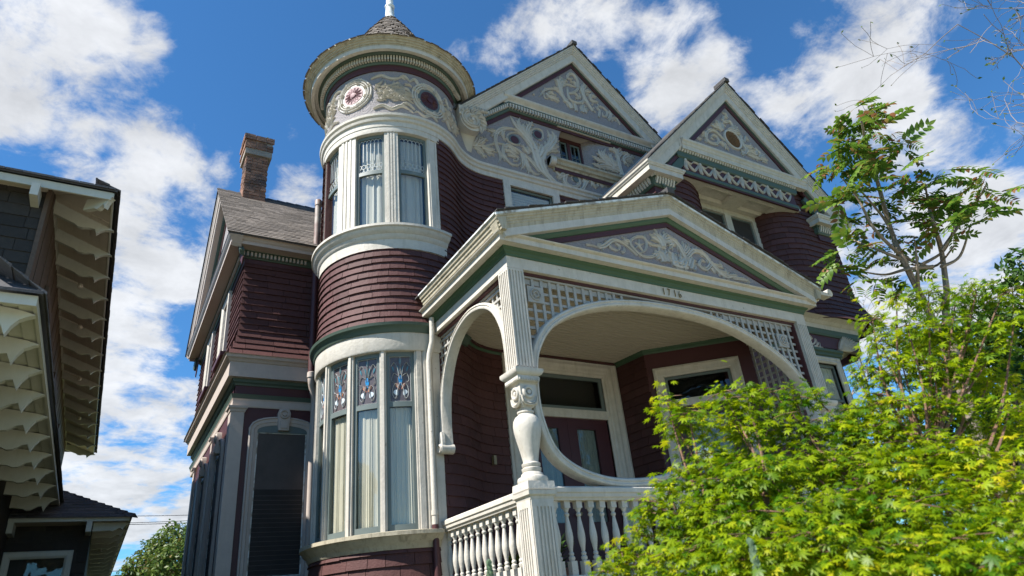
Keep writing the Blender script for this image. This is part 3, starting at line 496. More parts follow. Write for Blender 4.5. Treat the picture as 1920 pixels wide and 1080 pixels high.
def stained(parent,u0,u1,v0,v1):
    w=u1-u0; uc=(u0+u1)/2
    def S(pts): return [(uc+a*w,v0+b*(v1-v0)) for a,b in pts]
    bg_=MB(); bg_.cbox(PM,u0,u1,v0,v1,-.071,-.066,5); bg_.build('stained_pane',GBROWN,parent)
    def drop(cu,cv,a,l,wd):
        out=[]
        for i in range(12):
            t=2*pi*i/12; x=wd*sin(t)*(1-.45*cos(t)); y=-l*cos(t); out.append((cu+(x*cos(a)-y*sin(a))/w*.3,cv+(x*sin(a)+y*cos(a))/(v1-v0)*.3))
        return S(out)
    for mat,items in ((GBLUE,[(0,.47,0,.22,.085)]),(GPEACH,[(-.13,.34,.55,.16,.05),(.13,.34,-.55,.16,.05)]),(GWHITE,[(-.20,.20,.5,.13,.09),(.20,.20,-.5,.13,.09)]),(GTEAL,[(0,.88,0,.14,.05),(-.09,.68,.15,.22,.03),(.09,.68,-.15,.22,.03),(.33,.72,-.3,.12,.03),(-.33,.72,.3,.12,.03)])):
        for it in items:
            p=MB(); p.plate(drop(*it),-.0655,-.060,PM); p.build('glass_piece',mat,parent)
    lm=MB()
    for sg in (-1,1):
        stroke(lm,S([(sg*.02,.42),(sg*.12,.30),(sg*.22,.08),(sg*.36,.16),(sg*.34,.32),(sg*.2,.4),(sg*.1,.3)]),[.008]*4,PMh(-.060),.9,.008,4)
        stroke(lm,S([(sg*.04,.5),(sg*.12,.72),(sg*.28,.86),(sg*.42,.78)]),[.007]*3,PMh(-.060),.9,.008,4)
        stroke(lm,S([(sg*.1,.56),(sg*.3,.62),(sg*.4,.48),(sg*.3,.42)]),[.006]*3,PMh(-.060),.9,.008,4)
    stroke(lm,S([(0,.6),(0,.98)]),[.007,.007],PMh(-.060),.9,.008,4)
    for a in (u0+.006,u1-.006): stroke(lm,[(a,v0),(a,v1)],[.008,.008],PMh(-.060),.9,.008)
    for v in (v0+.006,v1-.006): stroke(lm,[(u0,v),(uc,v),(u1,v)],[.008,.008],PMh(-.060),.9,.008)
    lm.build('lead_came',LEAD,parent)
def PMh(h0): return lambda u,v,h: PM(u,v,h0+h)
def curtain(parent,mf,u0,u1,v0,v1,h,mat,folds=9,amp=.012,gath=0.):
    mb=MB(); n=folds*6; vs=[];fs=[]; rows=5
    for j in range(rows+1):
        t=j/rows
        for i in range(n+1):
            s=i/n; ph=2*pi*folds*(s+.035*sin(s*11+u0*7)+.02*sin(s*23+v0))+.7*sin(t*2.2+s*5)
            vs.append(mf(u0+(u1-u0)*s,v0+(v1-v0)*t,h+amp*sin(ph)*(.6+.4*sin(s*17+u0*31))*(1-.25*t)))
    for j in range(rows):
        for i in range(n): a=j*(n+1)+i; fs.append((a,a+1,a+n+2,a+n+1))
    mb.add(vs,fs); return mb.build('curtain',mat,parent,True)
for a0,a1 in LW:
    fr,u0,u1=tower_window('',a0,a1,2.48,4.60,3.93,.05)
    stained(fr,u0,u1,3.96,4.545)
    curtain(fr,PM,u0,u1,2.55,3.9,-.105,CURTAIN,8,.012)
# upper turret window: four sashes with leaded tops
UW=[(-95,-69.5),(-51.6,-27.6),(-16.8,8.0)]
mb=MB()
for a,b in ((-112,-95),(-69.5,-51.6),(-27.6,-16.8),(8.0,19.0)): mb.cbox(PM,DG(a),DG(b),6.42,8.05,-.14,.0,5)
mb.build('upper_pilasters',CREAM,HOUSE)
mb=MB()
for a,b in ((-25.0,-23.8),(-22.8,-21.6),(-20.6,-19.4),(-65.5,-63),(-61,-59.5),(-57,-55.5),(9.3,10.8),(15.2,16.7)): mb.cbox(PM,DG(a),DG(b),6.43,8.045,-.002,.010,2)
mb.build('pilaster_reeds',CREAM,HOUSE)
for a0,a1 in UW:
    fr,u0,u1=tower_window('',a0,a1,6.43,8.045,7.38,.05)
    g=MB(); g.cbox(PM,u0,u1,7.41,7.99,-.070,-.066,5); g.build('pane',GLASSR,fr)
    lm=MB(); w_=u1-u0
    for i in range(1,6): u=u0+w_*i/6; lm.cbox(PM,u-.004,u+.004,7.60,7.955,-.066,-.058,1)
    for i in range(6):
        u=u0+w_*(i+.5)/6; rr=w_/12-.004
        pts=[(u+rr*cos(k*pi/6),7.955+rr*sin(k*pi/6)*1.1) for k in range(7)]
        lm.sweep(pts,[(-.003,-.066),(.003,-.066),(.003,-.058),(-.003,-.058)],PM)
    hr=w_/10.4
    for row in range(2):
        for i in range(6 if row else 5):
            cu=u0+hr*(1.04+2*i)*1.0-(0 if row==0 else hr); cv=7.455+row*hr*1.6
            pts=[(min(max(cu+hr*1.1*sin(k*pi/3),u0+.004),u1-.004),cv+hr*1.1*cos(k*pi/3)) for k in range(6)]
            lm.sweep(pts,[(-.003,-.066),(.003,-.066),(.003,-.058),(-.003,-.058)],PM,closed=True)
    lm.build('lead_came',LEAD,fr)
    curtain(fr,PM,u0,u1,6.5,7.99,-.13,BLIND,4,.02)
# --- turret frieze band with relief
b=MB(); b.cbox(PM,DG(-135),UB+.001,8.36,9.40,-.05,.004,40); b.build('turret_frieze',STUCCO,HOUSE,True)
mould('frieze_border',trange(-140,80),[(-.02,9.25),(.022,9.25),(.026,9.37),(-.02,9.37)],MAROONT)
mould('turret_bed_moulding',trange(-140,80),[(-.02,9.36),(.04,9.36),(.055,9.375),(.058,9.39),(.062,9.482),(.125,9.486),(.16,9.52),(-.02,9.52)],GREEN)
mould('turret_cornice',trange(-150,95,0,3),[(-.02,9.515),(.205,9.515),(.21,9.462),(.262,9.462),(.266,9.53),(-.02,9.56)],CREAM,smooth=True)
mould('turret_crown',trange(-150,95,0,3),[(.10,9.532),(.268,9.532),(.272,9.552),(.290,9.556),(.296,9.575),(.318,9.580),(.324,9.600),(.348,9.605),(.353,9.622),(.376,9.630),(.38,9.652),(.10,9.66)],CREAMD,smooth=True)
dm=MB(); dm.box((-.0135,-.052,0),(.0135,0,.085)); DENT=dm.mesh('dentil',CREAM)
for k in range(76): place(DENT,'dentil',HOUSE,PM,DG(-112+2.22*k),9.394,.064)
def disc_flower(name,u,v,ro,petmat,parent,k=14,mf=PM):
    fm=MB()
    for i in range(k):
        a=2*pi*i/k; stroke(fm,[(u+.055*cos(a),v+.055*sin(a)),(u+ro*.6*cos(a),v+ro*.6*sin(a)),(u+ro*.97*cos(a),v+ro*.97*sin(a))],[.016,ro*.30,.008],mf,.5,.022,3)
    disc(fm,u,v,.045,.03,mf,14,dome=.012)
    return fm.build(name,petmat,parent,True)
def medallion(u,v,pm,inner):
    m=MB(); ring(m,u,v,.315,.285,.03,PM); ring(m,u,v,.275,.245,.035,PM); ring(m,u,v,.238,.212,.026,PM)
    for i in range(8):
        a=2*pi*(i+.5)/8
        for dd in (-.07,.07): stroke(m,[(u+.2*cos(a+dd),v+.2*sin(a+dd)),(u+.32*cos(a+dd),v+.32*sin(a+dd))],[.022,.022],PM,1,.045,2)
    o=m.build('medallion',RELIEF,HOUSE,True)
    d=MB(); disc(d,u,v,.205,.012,PM); d.build('medallion_field',inner,o)
    d=MB(); disc(d,u,v,.165,.016,PM); d.build('medallion_disc',pm,o)
    disc_flower('medallion_flower',u,v,.16,PINK if pm is PINK else pm,o)
medallion(DG(-54),8.87,PINK,RELIEF); medallion(DG(12.5),8.83,MAROONT,SASH)
rb=random.Random(5); m=MB()
def ribbon(u,v,du,n,amp,w,ph=0,tail=True):
    pts=[(u+du*i/n,v+amp*(1 if (i+ph)%2 else -1)*(.5 if i in (0,n) else 1)) for i in range(n+1)]
    stroke(m,pts,[w*.5]+[w]*(n-1)+[w*.25],PM,.5,.03,4)
    if tail: stroke(m,[pts[-1],(pts[-1][0]+.05*(1 if du>0 else -1),pts[-1][1]-.04)],[w*.8,.006],PM,.5,.02,2)
for u,v,du,n,a,w in ((-38,9.12,26,3,.035,.05),(-6,9.12,-10,2,.05,.045),(-6,9.1,14,3,.05,.05),(-36,8.52,30,4,.035,.055),(-2,8.56,-14,2,.06,.05),(-14,8.86,10,2,.06,.045),(-20,8.97,8,2,.04,.035),(-24,8.78,7,2,.04,.03),(-66,9.1,-34,4,.04,.05),(-70,8.53,-34,4,.04,.055),(28,9.05,14,3,.06,.045),(26,8.6,18,3,.05,.05),(20,8.5,-20,3,.04,.05)):
    ribbon(DG(u),v,DG(du),n,a,w)
for cu,sg,n in ((-35,1,60),(-73,-1,80),(29,1,46),(-4,-1,16),(-30,1,26),(26,1,24)):
    for i in range(n):
        t=i/n; u=cu+sg*t*(24 if n>10 else 9); v=8.84+rb.uniform(-.17,.17)*(1-t*.6)-.05*t; a=rb.uniform(-1.1,1.1)+(0 if sg>0 else pi); l=rb.uniform(.09,.17)
        stroke(m,[(DG(u),v),(DG(u)+l*.5*cos(a),v+l*.5*sin(a)+rb.uniform(-.02,.02)),(DG(u)+l*cos(a+.4),v+l*sin(a+.4))],[.014,.034,.005],PM,.7,.036,3)
m.build('ribbon_relief',RELIEF,HOUSE,True,kind='stuff')
# --- turret roof
def cone_r(t):   # t: 0 eave .. 1 tip along the slope
    P=[(1.44,9.63),(1.28,9.73),(1.10,9.88),(.93,10.08),(.77,10.34),(.62,10.66),(.45,11.0),(.28,11.30),(.125,11.55)]
    x=t*(len(P)-1); k=min(int(x),len(P)-2); f=x-k; return (P[k][0]+(P[k+1][0]-P[k][0])*f,P[k][1]+(P[k+1][1]-P[k][1])*f)
b=MB(); b.lathe((TC[0],TC[1],0),[(cone_r(i/24)[0]-.015,cone_r(i/24)[1]) for i in range(25)],48); b.build('turret_roof',ROOFD,HOUSE,True)
ts=MB()
for i in range(34):
    t0,t1=i/34,min((i+1.12)/34,1); r0,z0=cone_r(t0); r1,z1=cone_r(t1); k=max(8,int(2*pi*r0/.13))
    for j in range(k):
        a0=2*pi*(j+rb.uniform(-.2,.2)+.5*(i%2))/k; a1=2*pi*(j+.95+.5*(i%2))/k; vs=[]
        dz=rb.uniform(-.012,.012)
        for rr,zz,e in ((r0,z0+dz,.014),(r1,z1,.0),(r0,z0+dz,-.01)):
            for a in (a0,a1): vs.append((TC[0]+(rr+e)*sin(a),TC[1]-(rr+e)*cos(a),zz+.002))
        ts.add(vs,[(0,1,3,2),(4,5,1,0),(0,2,4),(1,5,3)])
ts.build('turret_roof_shingles',ROOF,HOUSE,kind='stuff')
b=MB(); b.lathe((TC[0],TC[1],11.50),[(.0,-.02),(.135,-.02),(.13,.02),(.095,.07),(.085,.2),(.075,.38),(.088,.39),(.092,.42),(.075,.44),(.068,.46),(.06,.8),(.085,.85),(.13,.95),(.12,1.06),(.05,1.14),(.03,1.5),(.0,1.72)],20); b.build('finial',FINIAL,HOUSE,True)

# ---------------------------------------------------------------- gables
def tri_clip(xc,zp,sl,pad=0):   # half width available at height z under a rake
    return lambda z: (xc-(zp-z)/sl-pad,xc+(zp-z)/sl+pad)
def rake(name,xc,zp,half,sl,y,prof,mat,parent=HOUSE,label=None,xl=None,xr=None):
    xl=xc-half if xl is None else xl; xr=xc+half if xr is None else xr
    mb=MB(); mb.sweep([(xl,zp-(xc-xl)*sl),(xc,zp),(xr,zp-(xr-xc)*sl)],prof,PL(y)); return mb.build(name,mat,parent,False,label)
def roof_slabs(name,xc,zp,half,sl,y0,y1,th=.05,over=.03,parent=HOUSE,mat=ROOFD,split=(0,0)):
    mb=MB()
    for sg in (-1,1):
        e=half+over
        a=[(xc,zp),(xc+sg*e,zp-e*sl),(xc+sg*e,zp-e*sl+th),(xc,zp+th)]
        mb.add([(x,y0,z) for x,z in a]+[(x,y1,z) for x,z in a],[(0,1,2,3),(7,6,5,4),(0,4,5,1),(1,5,6,2),(2,6,7,3),(3,7,4,0)])
    o=mb.build(name,mat,parent)
    rg=MB(); rr=random.Random(int(xc*100))
    for sg in (-1,1):   # ragged shingle ends along the verge, ridge caps
        n=int(half*1.4/.14)
        for i in range(n):
            s=half*i/n; s2=half*(i+.96)/n; t=rr.uniform(.006,.02)
            q=[(xc+sg*s,zp-s*sl+th),(xc+sg*s2,zp-s2*sl+th),(xc+sg*s2,zp-s2*sl+th+t),(xc+sg*s,zp-s*sl+th+t*.5)]
            ya=y0-rr.uniform(.01,.04)
            rg.add([(x,ya,z) for x,z in q]+[(x,y0+.5,z) for x,z in q],[(0,1,2,3),(7,6,5,4),(0,4,5,1),(1,5,6,2),(2,6,7,3),(3,7,4,0)])
    rg.box((xc-.06,y0-.05,zp+th-.03),(xc+.06,y0+.25,zp+th+.05))
    rg.build('verge_shingles',mat,o,kind='stuff'); return o
# rear (main) gable over the front wall, y = 7.75
GX,GZ,GS=6.92,11.93,.955
w=MB()
zt=lambda x: GZ-.25-abs(x-GX)*GS
w.plate([(XB,8.36),(9.1,8.36),(9.1,8.985),(XB,8.985)],-.06,.0,PL(YM))
w.plate([(4.3,8.985),(6.33,8.985),(6.33,9.3),(6.345,9.5),(6.40,9.66),(6.52,9.745),(6.52,zt(6.52)),(4.3,zt(4.3))],-.06,.0,PL(YM))
w.plate([(6.52,9.745),(9.1,9.745),(9.1,9.75),(GX,zt(GX)),(6.52,zt(6.52))],-.06,.0,PL(YM))
# right cheek of the recess: a convex curve from the window plane to the wall
vs=[];fs=[];n=10
for i in range(n+1):
    a=pi/2*i/n; x=7.02+.55*(1-cos(a)); y=8.02-.27*sin(a) ; vs+=[(x,y,8.95),(x,y,9.76)]
for i in range(n): fs.append((2*i,2*i+2,2*i+3,2*i+1))
w.add(vs,fs); w.plate([(7.56,8.985),(9.1,8.985),(9.1,9.745),(7.56,9.745)],-.06,.0,PL(YM))
w.build('stucco_wall',STUCCO,HOUSE)
rc=MB(); rc.box((6.33,7.70,9.745),(7.6,8.1,9.775)); rc.box((6.29,7.752,8.98),(6.33,8.05,9.745)); rc.build('recess_soffit',CEIL,HOUSE)
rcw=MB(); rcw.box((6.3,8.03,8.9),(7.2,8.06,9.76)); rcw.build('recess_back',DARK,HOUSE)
aw=MB()
for x0,x1 in ((6.34,6.40),(6.69,6.76),(7.0,7.05)): aw.box((x0,7.955,8.95),(x1,8.02,9.74))
aw.box((6.40,7.957,9.66),(6.69,8.018,9.74)); aw.box((6.76,7.957,9.66),(7.0,8.018,9.74)); aw=aw.build('attic_window',MAROONT,HOUSE)
for x0,x1 in ((6.40,6.69),(6.76,7.0)):
    s=MB(); 
    for a,b,c,d in ((x0,x0+.035,9.0,9.66),(x1-.035,x1,9.0,9.66),(x0+.035,x1-.035,9.62,9.66),(x0+.035,x1-.035,9.0,9.05),(x0+.035,x1-.035,9.33,9.345),((x0+x1)/2-.008,(x0+x1)/2+.008,9.05,9.62)): s.box((a,7.98,c),(b,8.005,d))
    s=s.build('sash',SASH,aw); g=MB(); g.box((x0+.03,7.99,9.04),(x1-.03,7.994,9.63)); g.build('pane',GLASS,s)
mb=MB(); mb.sweep([(5.99,0),(7.75,0)],[(0,8.73),(.05,8.73),(.065,8.76),(.10,8.775),(.115,8.82),(.15,8.845),(.15,8.885),(0,8.9)],lambda u,v,h:(u,YM+v,h)); mb.box((6.1,YM-.035,8.66),(7.7,YM,8.73)) ; sl_=mb.build('attic_sill',CREAMD,HOUSE)
mb=MB(); mb.box((6.12,YM-.045,8.655),(7.72,YM-.0355,8.728)); mb.build('sill_apron',MAROONT,HOUSE)
mb=MB(); 
vs=[];n=14
for i in range(n): a=2*pi*i/n; vs.append((5.99,YM-.075+.09*cos(a),8.81+.085*sin(a)))
for i in range(n): a=2*pi*i/n; vs.append((6.10,YM-.075+.09*cos(a),8.81+.085*sin(a)))
mb.add(vs,[tuple(range(n-1,-1,-1)),tuple(range(n,2*n))]+[(i,(i+1)%n,n+(i+1)%n,n+i) for i in range(n)]); mb.build('sill_scroll',CREAM,HOUSE,True)
relief('swirl_relief',SWIRL,PL(YM),HOUSE)
for (x,z,r) in ((5.334,9.119,.085),(5.863,9.413,.08)):
    m=MB(); disc(m,x,z,r+.035,.012,PL(YM)); e=m.build('relief_eye',SASH,HOUSE); m=MB(); disc(m,x,z,r,.018,PL(YM)); m.build('eye_centre',MAROONT,e)
m=MB(); disc(m,6.589,8.603,.06,.02,PL(YM)); m.build('relief_eye',SASH,HOUSE)
# tympanum set a little forward
YT=7.70; tz=10.0
hw=(GZ-.33-tz)/GS
m=MB(); m.plate([(GX-hw,tz),(GX+hw,tz),(GX,GZ-.33)],-.05,.0,PL(YT)); m.build('tympanum',STUCCO,HOUSE)
relief('tympanum_relief',TYMP,PL(YT),HOUSE)
hw2=hw+.14
rake('tympanum_border',GX,GZ-.345,hw2,GS,YT,[(0.005,.0),(.09,.0),(.09,.022),(.005,.022)],MAROONT)
rake('rake_bed_moulding',GX,GZ-.26,hw2+.1,GS,YT,[(0,0),(.085,0),(.075,.05),(.03,.07),(0,.075)],GREEN)
RK=[(0,.0),(.0,.20),(.022,.20),(.026,.178),(.05,.172),(.054,.152),(.082,.148),(.086,.128),(.112,.124),(.116,.104),(.245,.10),(.262,.085),(.262,.0)]
rake('rake_cornice',GX,GZ,2.89,GS,YT,RK,CREAM,xl=4.12)
roof_slabs('main_gable_roof',GX,GZ,2.86,GS,7.50,14.5,.03)
hc=(GZ-.25-9.97)/GS
mb=MB(); mb.sweep([(GX-hc,0),(GX+hc,0)],[(0,9.865),(.10,9.865),(.105,9.93),(.12,9.945),(.15,9.965),(.175,9.99),(.18,10.02),(.10,10.06),(0,10.07)],lambda u,v,h:(u,YM+v,h)); mb.build('pediment_cornice',CREAM,HOUSE)
def bent(z): return z
pth=[(4.40,0)]
LZ=9.36; xk=5.24   # the bed moulding drops along the left rake
for nm,prof,mat in (('pediment_bed_moulding',[(-.02,.0),(.125,.0),(.125,.045),(.108,.06),(.10,.062),(.006,.062),(.002,.11),(-.02,.11)],GREEN),('pediment_border',[(.10,0),(.195,0),(.195,.022),(.10,.022)],MAROONT)):
    mb=MB(); zk=9.88
    mb.sweep([(4.28,zk-(xk-4.28)*GS*.86),(xk,zk),(9.0,zk)],prof,PL(YM)); mb.build(nm,mat,HOUSE)
for k in range(56): place(DENT,'dentil',HOUSE,PL(YM),xk+.03+.0605*k,9.786,.062)
for k in range(14):
    t=.05+.06*k; place(DENT,'dentil',HOUSE,PL(YM),xk-t*.76,9.79-t*.62,.062)
# scroll console where the left rake dies on the turret
cs=MB(); cx,cz=4.33,8.99
def CP(u,v,h): return (u,7.46-h,v)
n=24; bx=lambda a,r:(cx+r*cos(a),cz+r*sin(a))
cs.plate([bx(2*pi*i/n,.215) for i in range(n)],-.34,0,CP); cs.plate([(4.12,9.02),(4.545,9.02),(4.56,9.30),(4.10,9.26)],-.34,-.002,CP)
sp=[(cx+(.195-.0098*i)*cos(.52*i+1.9),cz+(.195-.0098*i)*sin(.52*i+1.9)) for i in range(19)]
stroke(cs,sp,[.07,.06,.045,.03],CP,.6,.05,3); disc(cs,cx,cz,.028,.05,CP,12,dome=.012)
for i in range(9):
    a=R(165-25*i); stroke(cs,[(cx+.16*cos(a),cz+.16*sin(a)),(cx+.225*cos(a-.12),cz+.225*sin(a-.12)),(cx+.275*cos(a-.35),cz+.275*sin(a-.35))],[.03,.08,.02],CP,.5,.045,3)
for i in range(5): stroke(cs,[(cx+.05+.05*i,cz+.22+.01*i),(cx+.09+.05*i,cz+.27),(cx+.10+.05*i,cz+.33)],[.03,.07,.015],CP,.5,.045,3)
cs.build('scroll_console',CREAM,HOUSE,True)
cb=MB(); vs=[];fs=[]
for j in range(7):
    t=j/6; rr_=.20*(1-.55*t); zz=8.90-.36*t*t-.02*t; yy_=7.62+.12*t
    for i in range(13): a=pi+pi*i/12; vs.append((cx+rr_*cos(a),yy_+rr_*.9*sin(a)*(1-.4*t),zz+.0))
for j in range(6):
    for i in range(12): q=j*13+i; fs.append((q,q+1,q+14,q+13))
cb.add(vs,fs); cb.build('console_underside',CEIL,HOUSE,True)
# flat window beside the turret
cw=MB()
for a,b,c,d in ((4.98,5.115,6.5,8.06),(5.985,6.125,6.5,8.06),(4.98,6.125,8.06,8.142)): cw.box((a,YM-.04,c),(b,YM+.0,d))
cw=cw.build('window',CREAM,HOUSE); s=MB()
for a,b,c,d in ((5.115,5.15,6.5,8.06),(5.95,5.985,6.5,8.06),(5.15,5.95,8.02,8.06),(5.15,5.95,7.3,7.35)): s.box((a,YM+.02,c),(b,YM+.05,d))
s=s.build('sash',SASH,cw); g=MB(); g.box((5.15,YM+.035,6.5),(5.95,YM+.039,8.02)); g.build('pane',GLASSR,s)
bl=MB(); 
for i in range(28): bl.box((5.15,YM+.065,6.55+.052*i),(5.95,YM+.075,6.595+.052*i))
bl.build('blind',BLIND,s)
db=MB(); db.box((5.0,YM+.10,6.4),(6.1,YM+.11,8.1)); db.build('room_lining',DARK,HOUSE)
# ---------------------------------------------------------------- right wing
def pathmap(pts,step=.04):
    P=[Vector(p) for p in pts]; Lc=[0]
    for a,b in zip(P,P[1:]): Lc.append(Lc[-1]+(b-a).length)
    def f(u,v,h):
        k=0
        while k<len(P)-2 and u>Lc[k+1]: k+=1
        t=(u-Lc[k])/(Lc[k+1]-Lc[k]); d0=(P[k]-P[max(k-1,0)]); d1=(P[k+1]-P[k]); d2=(P[min(k+2,len(P)-1)]-P[k+1])
        if d0.length<1e-9: d0=d1
        if d2.length<1e-9: d2=d1
        da=(d0.normalized()+d1.normalized()).normalized(); db=(d1.normalized()+d2.normalized()).normalized()
        d=da.lerp(db,min(max(t,0),1)); d.normalize(); p=P[k].lerp(P[k+1],t)
        return (p.x+d.y*h,p.y-d.x*h,v)
    f.length=Lc[-1]; return f
YR=6.30
lc=[(6.98,YR),(7.3,YR),(7.62,YR)]+[(7.62+.76*sin(R(9*i)),6.78-.48*cos(R(9*i))) for i in range(1,11)]
rc_=[(10.02+.74*(1-cos(R(9*i))),6.78-.48*sin(R(9*i))) for i in range(0,11)]+[(11.1,YR),(11.62,YR)]
ML,MRr=pathmap(lc),pathmap(rc_)
FLR=fl(5.62,.26,.85)
for mf in (ML,MRr):
    b=MB(); b.cbox(mf,0,mf.length,5.5,8.0,-.12,-.012,16); b.build('wall',MAROON,HOUSE,True)
shingles(ML,-.02,ML.length,5.62,7.97,.118,.32,nseg=7,flare=FLR,weight=.9)
shingles(MRr,0,MRr.length+.24,5.62,7.97,.118,.32,nseg=7,flare=FLR,clip=lambda z:(0,MRr.length+FLR(z)),weight=1.2)
shingles(lambda u,v,h:(11.62+h,u,v),YR-.02,9.5,5.62,7.97,.118,.32,flare=FLR)
b=MB(); b.box((11.5,YR+.02,5.5),(11.61,14,8.0)); b.box((6.99,YR+.02,5.5),(7.08,7.8,8.0)); b.box((7.7,6.79,7.985),(10.7,6.9,8.6)); b.build('wall',MAROON,HOUSE)
shingles(SX(6.985),YR,7.76,5.5,7.56,.118,.32)
# recessed windows under the panelled soffit
cw=MB(); wz0,wz1=5.9,7.80
for a,b,c,d in ((8.38,8.52,wz0,7.97),(9.16,9.32,wz0,7.97),(9.92,10.06,wz0,7.97),(8.52,9.16,7.87,7.97),(9.32,9.92,7.87,7.97)): cw.box((a,6.74,c),(b,6.82,d))
cw=cw.build('window',CREAM,HOUSE)
for x0,x1 in ((8.52,9.16),(9.32,9.92)):
    s=MB()
    for a,b,c,d in ((x0,x0+.03,wz0,7.87),(x1-.03,x1,wz0,7.87),(x0+.03,x1-.03,7.84,7.87)): s.box((a,6.78,c),(b,6.80,d))
    s=s.build('sash',SASH,cw); g=MB(); g.box((x0+.03,6.795,wz0),(x1-.03,6.799,7.84)); g.build('insect_screen',SCREEN,s)
sf=MB(); sf.box((7.66,6.21,8.03),(10.72,6.80,8.05)); sf=sf.build('balcony_soffit',CREAM,HOUSE)
m=MB()
for x0_,x1_,y0_,y1_ in ((7.66,8.28,6.21,6.80),(9.04,9.40,6.21,6.80),(10.16,10.72,6.21,6.80),(8.28,9.04,6.21,6.32),(8.28,9.04,6.66,6.80),(9.40,10.16,6.21,6.32),(9.40,10.16,6.66,6.80)): m.box((x0_,y0_,7.975),(x1_,y1_,8.029))
m.build('soffit_frame',CREAM,sf)
for x0,x1 in ((8.28,9.04),(9.40,10.16)):
    m=MB(); m.sweep([(x0,6.32),(x1,6.32),(x1,6.66),(x0,6.66)],[(0,7.968),(-.02,7.968),(-.045,8.0),(-.05,8.029),(0,8.029)],HZ,closed=True); m.build('soffit_moulding',CREAM,sf)
w=MB(); w.plate([(7.0,8.0),(7.665,8.0),(7.665,8.45),(11.05,8.45),(10.66,8.45),(10.66,8.0),(11.7,8.0),(HX0+.0,10.26)] if False else [(7.0,8.0),(7.665,8.0),(7.665,8.6),(7.62,8.62)],-.06,.0,PL(YR)); w.plate([(10.655,8.0),(11.66,8.0),(10.70,8.97),(10.655,8.97)],-.06,0,PL(YR)); w.build('wall',MAROON,HOUSE)
shingles(PL(YR),10.66,11.7,7.97,8.7,.118,.3,clip=lambda z:(10.66,9.35+(10.56-.30-z)/1.01))
shingles(PL(YR),7.0,7.67,7.97,8.6,.118,.3,clip=lambda z:(9.35-(10.56-.30-z)/1.01,7.665))
# gable
HX,HZp,HS=9.35,10.56,1.01
YT2=6.20
thz=8.70; hw=(HZp-.40-thz)/HS
m=MB(); m.plate([(HX-hw,thz-.2),(HX+hw,thz-.2),(HX+hw,thz),(HX,HZp-.40),(HX-hw,thz)],-.05,0,PL(YT2)); m.build('tympanum',STUCCO,HOUSE)
relief('tympanum_relief',TYMPR,PL(YT2),HOUSE)
m=MB(); ring(m,9.262,9.224,.235,.185,.04,PL(YT2)); gr=m.build('vent_ring',RELIEF,HOUSE,True)
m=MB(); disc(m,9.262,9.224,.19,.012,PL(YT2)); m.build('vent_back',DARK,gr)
m=MB()
for i in range(-5,6):
    c=.034*i; l=math.sqrt(max(0,.185**2-c*c))
    m.cbox(PL(YT2),9.262-l,9.262+l,9.224+c-.006,9.224+c+.006,.012,.026); m.cbox(PL(YT2),9.262+c-.006,9.262+c+.006,9.224-l,9.224+l,.014,.022)
m.build('vent_grille',RUST,gr)
hw2=hw+.13
rake('tympanum_border',HX,HZp-.385,hw2+.1,HS,YT2,[(0,0),(.085,0),(.085,.022),(0,.022)],MAROONT)
rake('rake_bed_moulding',HX,HZp-.285,hw2+.55,HS,YT2,[(0,0),(.085,0),(.075,.04),(.03,.055),(0,.06)],GREEN)
rake('rake_frieze',HX,HZp-.385,hw2+.62,HS,YT2-.0,[(.02,-.04),(.085,-.04),(.085,.004),(.02,.004)],MAROONT)
for sg in (-1,1):
    mb=MB(); x0,x1=HX+sg*(hw2+.08),HX+sg*2.36; p=[(x0,HZp-.52-abs(x0-HX)*HS),(x1,HZp-.52-abs(x1-HX)*HS)]
    if sg<0: p=p[::-1]
    mb.sweep(p,[(-.0,-.03),(.15,-.03),(.15,.03),(-.0,.03)],PL(YT2+.02)); mb.build('raking_frieze_board',GREEN,HOUSE)
rake('rake_cornice',HX,HZp,2.66,HS,YT2,[(0,0),(0,.18),(.022,.18),(.026,.160),(.05,.155),(.054,.138),(.08,.134),(.084,.118),(.11,.114),(.114,.096),(.24,.092),(.258,.078),(.258,0)],CREAM)
roof_slabs('wing_roof',HX,HZp,2.63,HS,6.02,13,.03)
hc=(HZp-.30-8.60)/HS
mb=MB(); mb.sweep([(HX-hc-.02,0),(HX+hc,0)],[(0,8.47),(.10,8.47),(.105,8.55),(.12,8.565),(.13,8.60),(.155,8.625),(.16,8.66),(.10,8.69),(0,8.70)],lambda u,v,h:(u,YT2+v,h)); mb.build('pediment_cornice',CREAM,HOUSE)
x0,x1=7.62,10.68
mb=MB(); mb.sweep([(x0,6.7),(x0,YT2),(x1,YT2),(x1,6.7)],[(-.2,8.32),(.015,8.32),(.035,8.34),(.045,8.42),(.05,8.425),(.05,8.55),(.07,8.555),(-.2,8.556)],HZ); mb.build('pediment_bed_moulding',GREEN,HOUSE)
dn=MB(); dn.add([(-.017,-.012,0),(.017,-.012,0),(.017,-.03,.03),(-.017,-.03,.03),(-.017,-.055,.075),(.017,-.055,.075),(.017,-.055,.115),(-.017,-.055,.115),(-.017,0,.115),(.017,0,.115),(.017,0,0),(-.017,0,0)],[(0,1,2,3),(3,2,5,4),(4,5,6,7),(7,6,9,8),(0,3,4,7,8,11),(1,10,9,6,5,2),(0,11,10,1)])
DENT2=dn.mesh('dentil',CREAM)
for k in range(50): place(DENT2,'dentil',HOUSE,PL(YT2),x0+.02+.0616*k,8.43,.05)
mb=MB(); mb.box((7.68,YT2+.0,7.99),(10.64,YT2+.012,8.325)); sw=mb.build('swag_frieze',MAROONT,HOUSE)
mb=MB(); mb.sweep([(7.70,0),(10.66,0)],[(-.02,7.985),(.02,7.985),(.03,8.01),(.02,8.06),(-.02,8.065)],lambda u,v,h:(u,YT2+v,h)); mb.build('swag_frieze_moulding',GREEN,HOUSE)
